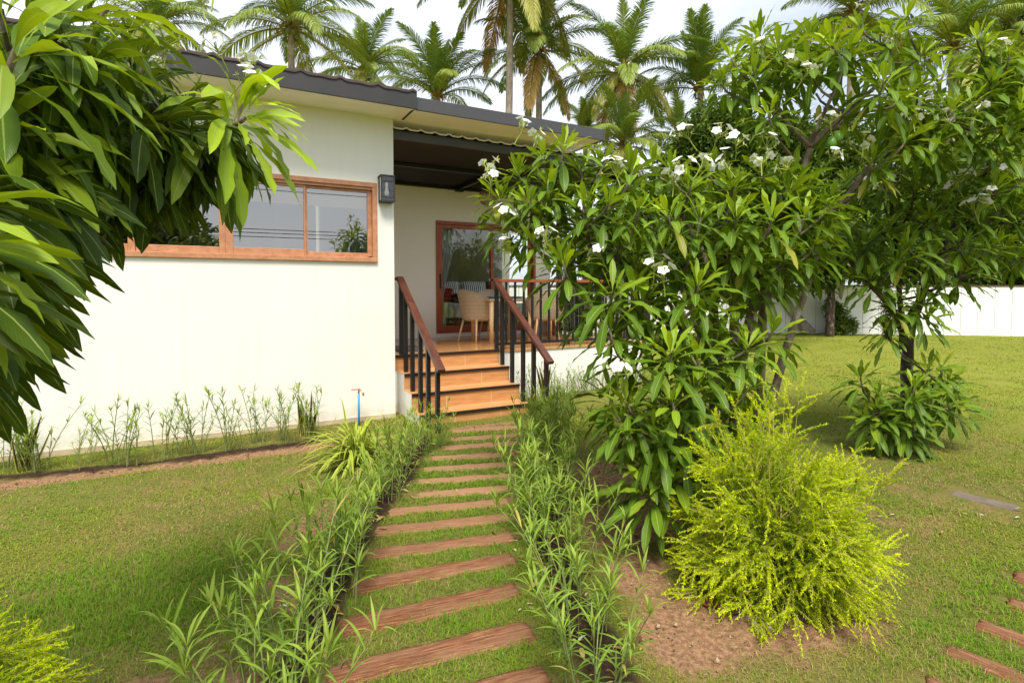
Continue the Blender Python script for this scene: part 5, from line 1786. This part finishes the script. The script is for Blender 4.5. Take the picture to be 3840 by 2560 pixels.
def snake_plant(x, y, label, n, H, seed):
    rng = np.random.default_rng(seed)
    t = thing('snake_plant', label, 'plant', (x, y, 0), 0, 'snake plants')
    az = rng.uniform(0, 2 * pi, n)
    el = np.radians(rng.uniform(66, 87, n))
    D = np.stack([np.cos(az) * np.cos(el), np.sin(az) * np.cos(el), np.sin(el)], -1)
    P = np.stack([rng.normal(0, 0.05, n), rng.normal(0, 0.05, n), np.full(n, -0.02)], -1)
    V, F, uv, ids = strips(P, D, rng.normal(0, 1, (n, 3)), H * rng.uniform(0.6, 1.1, n), 0.055, 0.05, [0.7, 0.9, 1, 1, 0.95, 0.8, 0.5, 0.03], (-1, -0.6, 0, 0.6, 1), 0.3)
    u = np.abs(uv[:, 0] * 2 - 1)
    band = (0.7 + 0.5 * np.sin(uv[:, 1] * 40 + ids))[:, None]
    c = np.where((u > 0.62)[:, None], np.array([0.62, 0.50, 0.08]), np.array([0.12, 0.16, 0.05]) * band)
    link_mesh('foliage', np_mesh('foliage', V, F, uv, c), M['blade'], t)


snake_plant(-1.50, 6.15, 'tall yellow-edged snake plant in the wall bed far from the steps', 6, 0.52, 1)
snake_plant(0.82, 6.28, 'yellow-edged snake plant cluster in the wall bed near the tap', 9, 0.46, 2)
snake_plant(3.95, 6.25, 'yellow-edged snake plant at the foot of the stair railing', 6, 0.62, 3)

# ------------------------------------------------------------------ coconut palms beyond the house and lawn
def frond_mesh(el0, sag, L, seed, col, droop, dead=False, twist=0.25):
    """one feather frond growing along +X, drooping by its own weight"""
    rng = np.random.default_rng(seed)
    n = 26
    t = np.linspace(0, 1, n)
    ang = radians(el0) - radians(sag) * t ** 1.25
    dx, dz = np.cos(ang), np.sin(ang)
    st = L / (n - 1)
    X = np.concatenate([[0], np.cumsum(dx[:-1] * st)])
    Z = np.concatenate([[0], np.cumsum(dz[:-1] * st)])
    Y = 0.12 * L * twist * rng.normal(0, 1) * t ** 2
    R = np.stack([X, Y, Z], -1)
    nl = 92
    u = np.linspace(0.13, 0.995, nl)
    f = u * (n - 1)
    i = np.clip(f.astype(int), 0, n - 2)
    p = R[i] + (R[i + 1] - R[i]) * (f - i)[:, None]
    T = nrm(R[i + 1] - R[i])
    S = nrm(np.cross(T, np.array([0, 0, 1.0])) + np.array([0, 1e-4, 0]))
    U = np.cross(S, T)
    P, D, Ln, up = [], [], [], []
    for sgn in (-1, 1):
        fw = 0.55 + 0.75 * u
        d = nrm(S * sgn * 1.0 + T * fw[:, None] + U * (0.42 - 0.25 * u)[:, None] + rng.normal(0, 0.07, (nl, 3)))
        P.append(p)
        D.append(d)
        Ln.append(L * 0.21 * np.clip(np.sin(pi * np.clip(u * 0.86 + 0.13, 0, 1)) ** 0.55, 0.25, 1) * rng.uniform(0.82, 1.08, nl))
        up.append(U)
    P, D, Ln, up = np.concatenate(P), np.concatenate(D), np.concatenate(Ln), np.concatenate(up)
    V, F, uv, ids = strips(P, D, up, Ln, L * 0.0095, droop * 1.25 * rng.uniform(0.6, 1.4, len(P)), [0.5, 1.0, 0.95, 0.7, 0.1], (-1, 0, 1), 0.35, rng=rng)
    c = np.array(col) * rng.uniform(0.75, 1.2, (len(P), 1))
    if not dead:
        c = c + np.array([0.05, 0.03, 0.0]) * (rng.random((len(P), 1)) < 0.15)
    V2, F2, uv2 = tube_np(R, np.linspace(0.045, 0.007, n) * L / 4.2, 5)
    rc = np.array([0.26, 0.24, 0.05]) if not dead else np.array([0.25, 0.14, 0.05])
    return np_mesh('frond', np.concatenate([V, V2]), [np.concatenate([F, F2 + len(V)])], np.concatenate([uv, np.full((len(V2), 2), 0.2)]), np.concatenate([c[ids], np.tile(rc, (len(V2), 1))]))


G1, G2, G3, BR = (0.115, 0.205, 0.034), (0.190, 0.265, 0.050), (0.290, 0.300, 0.060), (0.42, 0.26, 0.08)
FR = {}
for nm, el, sag, col, dr in (('spear', 84, 22, G2, 0.3), ('erect', 68, 55, G1, 0.7), ('arch', 46, 78, G1, 1.1), ('flat', 24, 70, G2, 1.5), ('droop', 0, 62, G2, 1.9), ('hang', -28, 48, G3, 2.0), ('dead', -58, 24, BR, 1.4)):
    FR[nm] = [frond_mesh(el + d, sag + d, 4.2, 900 + el + d, col, dr, nm == 'dead') for d in (-5, 4, 9)]
    for me in FR[nm]:
        me.materials.append(M['frond'])
COCO = MB().lathe([(0, -0.13), (0.06, -0.115), (0.10, -0.03), (0.105, 0.03), (0.07, 0.10), (0, 0.125)], 12).mesh('coconut', True)
COCO.materials.append(M['coconut'])
SETS = {'full': [('spear', 2), ('erect', 4), ('arch', 5), ('flat', 5), ('droop', 4), ('hang', 3)],
        'old': [('spear', 2), ('erect', 4), ('arch', 4), ('flat', 5), ('droop', 4), ('hang', 4), ('dead', 2)],
        'young': [('spear', 5), ('erect', 8), ('arch', 7), ('flat', 3)],
        'top': [('spear', 1), ('erect', 3), ('arch', 5), ('flat', 6), ('droop', 6), ('hang', 5), ('dead', 2)]}


def palm(vx, vy, depth, s, kind, label, seed, nuts=6, base=None, r=0.15, curve=0.0):
    rng = np.random.default_rng(seed)
    top = at(vx, vy, depth)
    g = np.array([top[0], top[1], 0.0]) if base is None else np.array([base[0], base[1], 0.0])
    t = thing('coconut_palm', label, 'palm tree', tuple(g), 0, 'coconut palms')
    h = top - g
    n = 22
    u = np.linspace(0, 1, n)[:, None]
    side = np.array([cos(seed), sin(seed), 0]) * curve
    pts = np.array([h[0], h[1], 0]) * (u ** 1.2 if base is None else 1 - (1 - u) ** 1.8) + np.array([0, 0, h[2]]) * u + side * np.sin(u * pi)
    rad = np.linspace(r, r * 0.72, n)
    rad[:3] *= np.array([1.55, 1.2, 1.06])
    V, F, uv = tube_np(np.repeat(pts, 1, 0), rad, 12)
    link_mesh('trunk', np_mesh('trunk', V, [F], uv), M['palm_bark'], t)
    k = 0
    az0 = rng.uniform(0, 2 * pi)
    for nm, cnt in SETS[kind]:
        for q in range(cnt):
            f = bpy.data.objects.new('frond', FR[nm][rng.integers(0, 3)])
            COL.objects.link(f)
            f.parent = t
            f.location = tuple(h + np.array([0, 0, rng.uniform(-0.15, 0.1)]) * s)
            sc = s * rng.uniform(0.86, 1.08) * (0.8 if nm == 'spear' else 1)
            f.scale = (sc, sc, sc)
            f.rotation_euler = (0, rng.normal(0, 0.05), az0 + k * 2.399963 + rng.normal(0, 0.12))
            k += 1
    if nuts:
        for q in range(nuts):
            c = bpy.data.objects.new('coconut', COCO)
            COL.objects.link(c)
            c.parent = t
            a = az0 + q * 2.4
            c.location = tuple(h + np.array([cos(a) * 0.26, sin(a) * 0.26, -0.30 - 0.12 * (q % 3)]) * s)
            c.rotation_euler = (rng.normal(0, 0.4), rng.normal(0, 0.4), a)
            c.scale = (s, s, s)
    V, F, uv, ids = strips(np.tile(h, (30, 1)) + rng.normal(0, 0.08, (30, 3)), rng.normal(0, 1, (30, 3)) + [0, 0, 0.4], np.tile([0.1, 0, 1.0], (30, 1)), 0.7 * s, 0.12 * s, 1.5, [1, 0.8, 0.5, 0.1], (-1, 0, 1), 0.3, rng=rng)
    link_mesh('fibre', np_mesh('fibre', V, F, uv, np.tile([0.30, 0.17, 0.05], (len(V), 1))), M['moss'], t)


pb1, pb2 = gp(1868, 765.5), gp(1922, 765)
palm(668, 62, 19.0, 0.84, 'full', 'big coconut palm above the tiled eave with yellow midribs', 1, 8)
palm(838, 160, 23.0, 0.70, 'full', 'smaller coconut palm above the eave end, behind the big one', 2, 5)
palm(1005, 225, 20.0, 0.66, 'young', 'young feathery palm with upright fronds above the grey fascia', 3, 0)
palm(1172, -70, 19.0, 0.86, 'top', 'tallest palm, its bare slim trunk rising above the grey fascia', 4, 4, base=at(1140, 260, 19.0)[:2] * 0.5 + at(1172, 0, 19.0)[:2] * 0.5, r=0.15)
palm(1238, 118, 20.5, 0.75, 'old', 'coconut palm with green nuts just beyond the slim bare trunk', 5, 9)
palm(1432, 165, 19.5, 0.77, 'old', 'coconut palm with browning lower fronds beyond the porch roof end', 6, 6)
palm(1432, 335, 18.0, 0.55, 'full', 'low dark palm tucked under the browning palm at the roof end', 7, 0)
palm(1608, 205, 19.5, 0.68, 'young', 'upright-fronded palm between the roof end palm and the flowering tree', 8, 0, base=pb1[:2] + np.array([-0.2, 0.0]))
palm(1960, 28, 18.5, 0.74, 'full', 'coconut palm with clustered nuts high over the open-crowned tree', 9, 9, base=pb2[:2])
palm(2190, 110, 19.0, 0.78, 'full', 'palm with swept fronds over the lone lawn tree', 10, 0)
palm(2330, 60, 22.0, 0.74, 'full', 'palm partly hidden at the picture edge above the dark hedge trees', 11, 0)
palm(363, 60, 21.0, 0.70, 'full', 'palm behind the big-leaved tree above the tiled roof', 12, 4)
palm(2250, 330, 21.0, 0.62, 'full', 'low palm behind the white fence among dark trees', 13, 0)
palm(1345, 300, 24.0, 0.40, 'young', 'small pale palm peeping over the porch roof', 14, 0)
palm(1560, 310, 23.0, 0.48, 'full', 'distant palm behind the round-topped small-leaved tree', 15, 0)


# ------------------------------------------------------------------ small-leaved trees and hedge beyond
def leafy_tree(label, blobs, seed, n, leaf, col, name='leafy_tree', group='small-leaved trees beyond the lawn', trunk=0.12):
    """broadleaf tree: leaves in sprays spread through lumpy volumes"""
    rng = np.random.default_rng(seed)
    C0 = np.mean([b[0] for b in blobs], 0)
    g = np.array([C0[0], C0[1], 0.0])
    t = thing(name, label, 'tree', tuple(g), 0, group)
    vol = np.array([b[1] ** 2 for b in blobs])
    n = int(n * 2.6)
    leaf = leaf * 1.25
    cnt = rng.multinomial(n // 9, vol / vol.sum())
    P, A = [], []
    for (c, r, sq), m in zip(blobs, cnt):
        d = nrm(rng.normal(0, 1, (m, 3)))
        rr = r * rng.uniform(0.35, 1.0, m) ** 0.5 * (0.82 + 0.36 * vnoise(d[:, 0] * 3 + 7, d[:, 2] * 3 + d[:, 1] * 2, 1.0, seed))
        P.append(c + d * rr[:, None] * np.array([1, 1, sq]))
        A.append(d)
    P, A = np.concatenate(P), np.concatenate(A)
    P[:, 2] = np.maximum(P[:, 2], 0.12)
    k = 9
    m = len(P)
    Pk = np.repeat(P, k, 0) + rng.normal(0, leaf * 0.55, (m * k, 3))
    Dk = np.repeat(A, k, 0) * 0.6 + rng.normal(0, 0.75, (m * k, 3)) + [0, 0, -0.1]
    L = leaf * rng.uniform(0.7, 1.25, m * k)
    V, F, uv, ids = strips(Pk, Dk, np.tile([0.05, 0.08, 1.0], (m * k, 1)) + rng.normal(0, 0.5, (m * k, 3)), L, L * 0.42, 0.6, [0.25, 1.0, 0.8, 0.08], (-1, 0, 1), 0.3, rng=rng)
    tone = np.repeat(rng.uniform(0.6, 1.35, m), k) * rng.uniform(0.85, 1.15, m * k)
    c = np.array(col)[None] * tone[:, None]
    link_mesh('crown', np_mesh('crown', V - g, F, uv, c[ids]), M['leaf_small'], t)
    tubes = [(np.array([[0, 0, -0.1], [0.05, 0, C0[2] * 0.4], (C0 - g) * [1, 1, 0.9]]) * 1.0, [trunk * 1.2, trunk, trunk * 0.5], 8)]
    for (c, r, sq) in blobs:
        a = np.array([0.02, 0, C0[2] * 0.45])
        tubes.append((bez(a, a + [0, 0, C0[2] * 0.2], (c - g) - [0, 0, r * 0.6], c - g, 8), np.linspace(trunk * 0.5, 0.02, 8), 6))
    tubes_mesh('trunk', tubes, M['bark_dark'], t, np.zeros(3))


def blob(vx, vy, d, r, sq=1.0):
    return (at(vx, vy, d), r, sq)


DG, MG, LG = (0.050, 0.085, 0.014), (0.075, 0.125, 0.018), (0.10, 0.155, 0.022)
leafy_tree('round-topped small-leaved tree beside the roof-end palms', [blob(1640, 290, 13.5, 0.62), blob(1600, 330, 13.5, 0.6), blob(1690, 330, 13.3, 0.7), blob(1740, 350, 13.6, 0.7), blob(1640, 400, 13.5, 0.9), blob(1720, 440, 13.5, 0.9), blob(1560, 420, 13.8, 0.8), blob(1800, 330, 13.8, 0.75), blob(1870, 370, 14.0, 0.85), blob(1930, 330, 14.2, 0.8), blob(1830, 440, 13.8, 0.9)], 1, 14000, 0.11, MG)
leafy_tree('dark small-leaved tree behind the porch screen', [blob(1440, 500, 15.0, 1.0), blob(1510, 560, 14.8, 1.1), blob(1400, 590, 15.0, 0.9), blob(1580, 520, 15.2, 1.1)], 2, 8000, 0.13, DG)
leafy_tree('dense green tree behind the bushy flowering tree', [blob(1660, 550, 15.5, 1.2), blob(1750, 520, 15.6, 1.2), blob(1720, 610, 15.4, 1.0), blob(1620, 620, 15.5, 0.9)], 3, 8000, 0.14, MG)
leafy_tree('dark tree behind the fence above the two palm trunks', [blob(1850, 520, 18.0, 1.4), blob(1930, 470, 18.4, 1.5), blob(1880, 600, 18.0, 1.0), blob(1980, 570, 18.3, 1.2)], 4, 9000, 0.16, DG)
leafy_tree('broad dark hedge tree behind the fence past the lone lawn tree', [blob(2120, 480, 20.5, 2.0), blob(2220, 430, 20.8, 2.1), blob(2060, 560, 20.2, 1.4), blob(2180, 580, 20.2, 1.5)], 5, 12000, 0.18, DG)
leafy_tree('very dark hedge tree behind the fence at its far panels', [blob(2300, 500, 20.4, 2.0), blob(2380, 420, 20.8, 2.3), blob(2280, 600, 20.2, 1.1), blob(2400, 590, 20.2, 1.4)], 6, 12000, 0.18, (0.038, 0.065, 0.012))
leafy_tree('tall leafy tree rising behind the hedge at the picture edge', [blob(2300, 180, 22.0, 1.6), blob(2380, 130, 22.5, 2.0), blob(2260, 270, 22.0, 1.6), blob(2350, 300, 22.0, 2.0), blob(2170, 330, 22.0, 1.5)], 7, 12000, 0.17, MG)
leafy_tree('low vine-covered stump plant at the foot of the second palm trunk', [blob(1922, 720, 19.0, 0.26), blob(1925, 756, 18.9, 0.24), blob(1910, 700, 19.0, 0.2), blob(1950, 745, 19.0, 0.2)], 8, 900, 0.10, LG, 'vine_plant', None, 0.03)
# the garden behind the camera, seen mirrored in the panes
def wblob(x, y, z, r):
    return (np.array([x, y, z], float), r, 1.0)


leafy_tree('tree across the garden, mirrored dark in the long window', [wblob(-2.6, -8.5, 3.2, 1.7), wblob(-1.2, -8.6, 2.6, 1.4), wblob(-4.2, -8.4, 3.0, 1.7)], 9, 6000, 0.2, DG, 'leafy_tree', 'trees mirrored in the panes')
leafy_tree('tree across the garden, mirrored in the porch door', [wblob(9.4, -5.5, 2.1, 1.0), wblob(10.6, -6.0, 1.8, 1.0)], 10, 6000, 0.2, DG, 'leafy_tree', 'trees mirrored in the panes')
for k, (y, z) in enumerate([(-11, 6.3), (-11, 5.9), (-11.3, 5.65), (-12, 4.1), (-12, 3.95), (-12.2, 3.8)]):
    xs = np.linspace(-25, 25, 30)
    o = MB().tube(np.stack([xs, np.full(30, y), z + 0.0006 * xs ** 2 + 0.004 * xs], -1), 0.016, 5).build('power_cable', M['cable'])
    tag(o, 'thin black power cable mirrored in the window, %s from the top' % ordinal(k), 'cable', 'power cables mirrored in the window')

# ------------------------------------------------------------------ litter on the soil
rng = np.random.default_rng(9)
for k, (vx, vy, r, lab) in enumerate([(1735, 1437, 0.022, 'largest grey pebble on the soil below the golden bush'), (1722, 1424, 0.012, 'small pale pebble just above the largest one on the soil'), (1768, 1442, 0.012, 'pale pebble on the soil beside the largest one'), (1912, 1448, 0.008, 'small white pebble on the soil by the curled twig')]):
    p = gp(vx, vy)
    prof = [(0.0, -r * 0.5), (r * 0.8, -r * 0.4), (r, 0), (r * 0.75, r * 0.45), (0.0, r * 0.6)]
    o = MB().lathe(prof, 10).build('pebble', M['stone'], None, True)
    o.location = (p[0], p[1], r * 0.3)
    o.scale = (1.2, 0.9, 1)
    o.rotation_euler = (0.1, 0.1, k)
    tag(o, lab, 'pebble', 'pebbles on the soil')
for k, (vx, vy, L, a, lab) in enumerate([(1860, 1435, 0.14, 0.4, 'curled dark twig on the soil below the golden bush'), (1752, 1432, 0.06, 1.7, 'short dark twig beside the largest pebble'), (1690, 1418, 0.05, 0.1, 'dark wood chip on the soil near the red petals'), (795, 1535, 0.06, 0.6, 'small grey stick lying on the path plank closest to the camera')]):
    p = gp(vx, vy)
    u = np.linspace(-0.5, 0.5, 7)
    o = MB().tube(np.stack([u * L, 0.25 * L * np.cos(u * 3), 0.006 + 0 * u], -1), [0.002, 0.004, 0.004, 0.0045, 0.004, 0.003, 0.002], 6).build('twig', M['twig' if k == 3 else 'bark_dark'], None, True)
    o.location = (p[0], p[1], 0.02 if k == 3 else 0.004)
    o.rotation_euler = (0, 0, a)
    tag(o, lab, 'twig', 'twigs on the ground')
n = 7
V, F, uv, ids = strips(np.stack([rng.normal(0, 0.02, n), rng.normal(0, 0.02, n), np.full(n, 0.012)], -1), np.stack([rng.normal(0, 1, n), rng.normal(0, 1, n), rng.uniform(0, 0.3, n)], -1), np.tile([0, 0.1, 1.0], (n, 1)), 0.045, 0.02, 0.3, [0.3, 1, 0.8, 0.1], (-1, 0, 1), 0.3)
p = gp(1634, 1390)
o = link_mesh('fallen_petals', np_mesh('fallen_petals', V, F, uv, np.tile([0.45, 0.09, 0.08], (len(V), 1))), M['flower'])
o.location = (p[0], p[1], 0.0)
tag(o, 'withered red flower fallen on the soil below the golden bush', 'fallen flower')


# gravel and clods on the bare soil, dropped leaves under the plants: nobody could count them
rng = np.random.default_rng(61)
n = 26000
x, y = rng.uniform(-2.4, 4.2, n), rng.uniform(1.1, 6.0, n)
so, da, fa = masks(x, y)
k = (rng.random(n) < np.maximum(so, da * 0.8) * 0.9) & (plank_dist(x, y) > 0.01)
x, y, da = x[k], y[k], da[k]
n = len(x)
r = rng.uniform(0.002, 0.007, n) * (1 + (rng.random(n) < 0.06) * 1.3)
oc = np.array([[1, 0, 0], [0, 1, 0], [-1, 0, 0], [0, -1, 0], [0, 0, 0.8], [0, 0, -0.6]], float)
V = oc[None] * r[:, None, None] * rng.uniform(0.65, 1.35, (n, 6, 1)) + rng.normal(0, 0.12, (n, 6, 3)) * r[:, None, None]
V += np.stack([x, y, ground_z(x, y) - so[k] * 0.004 + r * 0.2], -1)[:, None]
f = np.array([[0, 1, 4], [1, 2, 4], [2, 3, 4], [3, 0, 4], [1, 0, 5], [2, 1, 5], [3, 2, 5], [0, 3, 5]])
base = np.array([[0.34, 0.20, 0.11], [0.24, 0.13, 0.07], [0.46, 0.32, 0.20], [0.16, 0.10, 0.06]])[rng.integers(0, 4, n)]
base = np.where(da[:, None] > 0.4, base * 0.30, base)
me = np_mesh('gravel', V, [(np.arange(n)[:, None, None] * 6 + f[None]).reshape(-1, 3)], None, np.repeat(base, 6, 0), False)
tag(link_mesh('gravel', me, M['moss']), kind='stuff', label='loose grit and soil clods on the bare patches', cat='gravel')
n = 420
x = np.concatenate([rng.normal(0, 0.13, 150) + along(LEFT_ROW, 150, rng, 0.05)[:, 0], rng.normal(0, 0.13, 150) + along(RIGHT_ROW, 150, rng, 0.05)[:, 0], rng.uniform(1.6, 5.5, 120)])
y = np.concatenate([along(LEFT_ROW, 150, rng, 0.08)[:, 1], along(RIGHT_ROW, 150, rng, 0.08)[:, 1], rng.uniform(1.4, 5.5, 120)])
az = rng.uniform(0, 2 * pi, n)
L = rng.uniform(0.02, 0.085, n)
V, F, uv, ids = strips(np.stack([x, y, ground_z(x, y) + rng.uniform(0.008, 0.022, n)], -1), np.stack([np.cos(az), np.sin(az), rng.uniform(0.0, 0.35, n)], -1), np.tile([0.0, 0.1, 1.0], (n, 1)) + rng.normal(0, 0.25, (n, 3)),
                       L, L * rng.uniform(0.2, 0.34, n), rng.uniform(0.3, 1.2, n), [0.2, 0.8, 1, 0.7, 0.05], (-1, 0, 1), 0.4, rng=rng)
c = np.array([[0.40, 0.30, 0.10], [0.26, 0.13, 0.05], [0.13, 0.07, 0.035], [0.50, 0.44, 0.20], [0.70, 0.68, 0.60]])[rng.choice(5, n, p=[0.3, 0.3, 0.2, 0.13, 0.07])]
me = np_mesh('fallen_leaves', V, F, uv, c[ids])
tag(link_mesh('fallen_leaves', me, M['flower']), kind='stuff', label='dry brown and yellow leaves dropped under the plants', cat='fallen leaves')
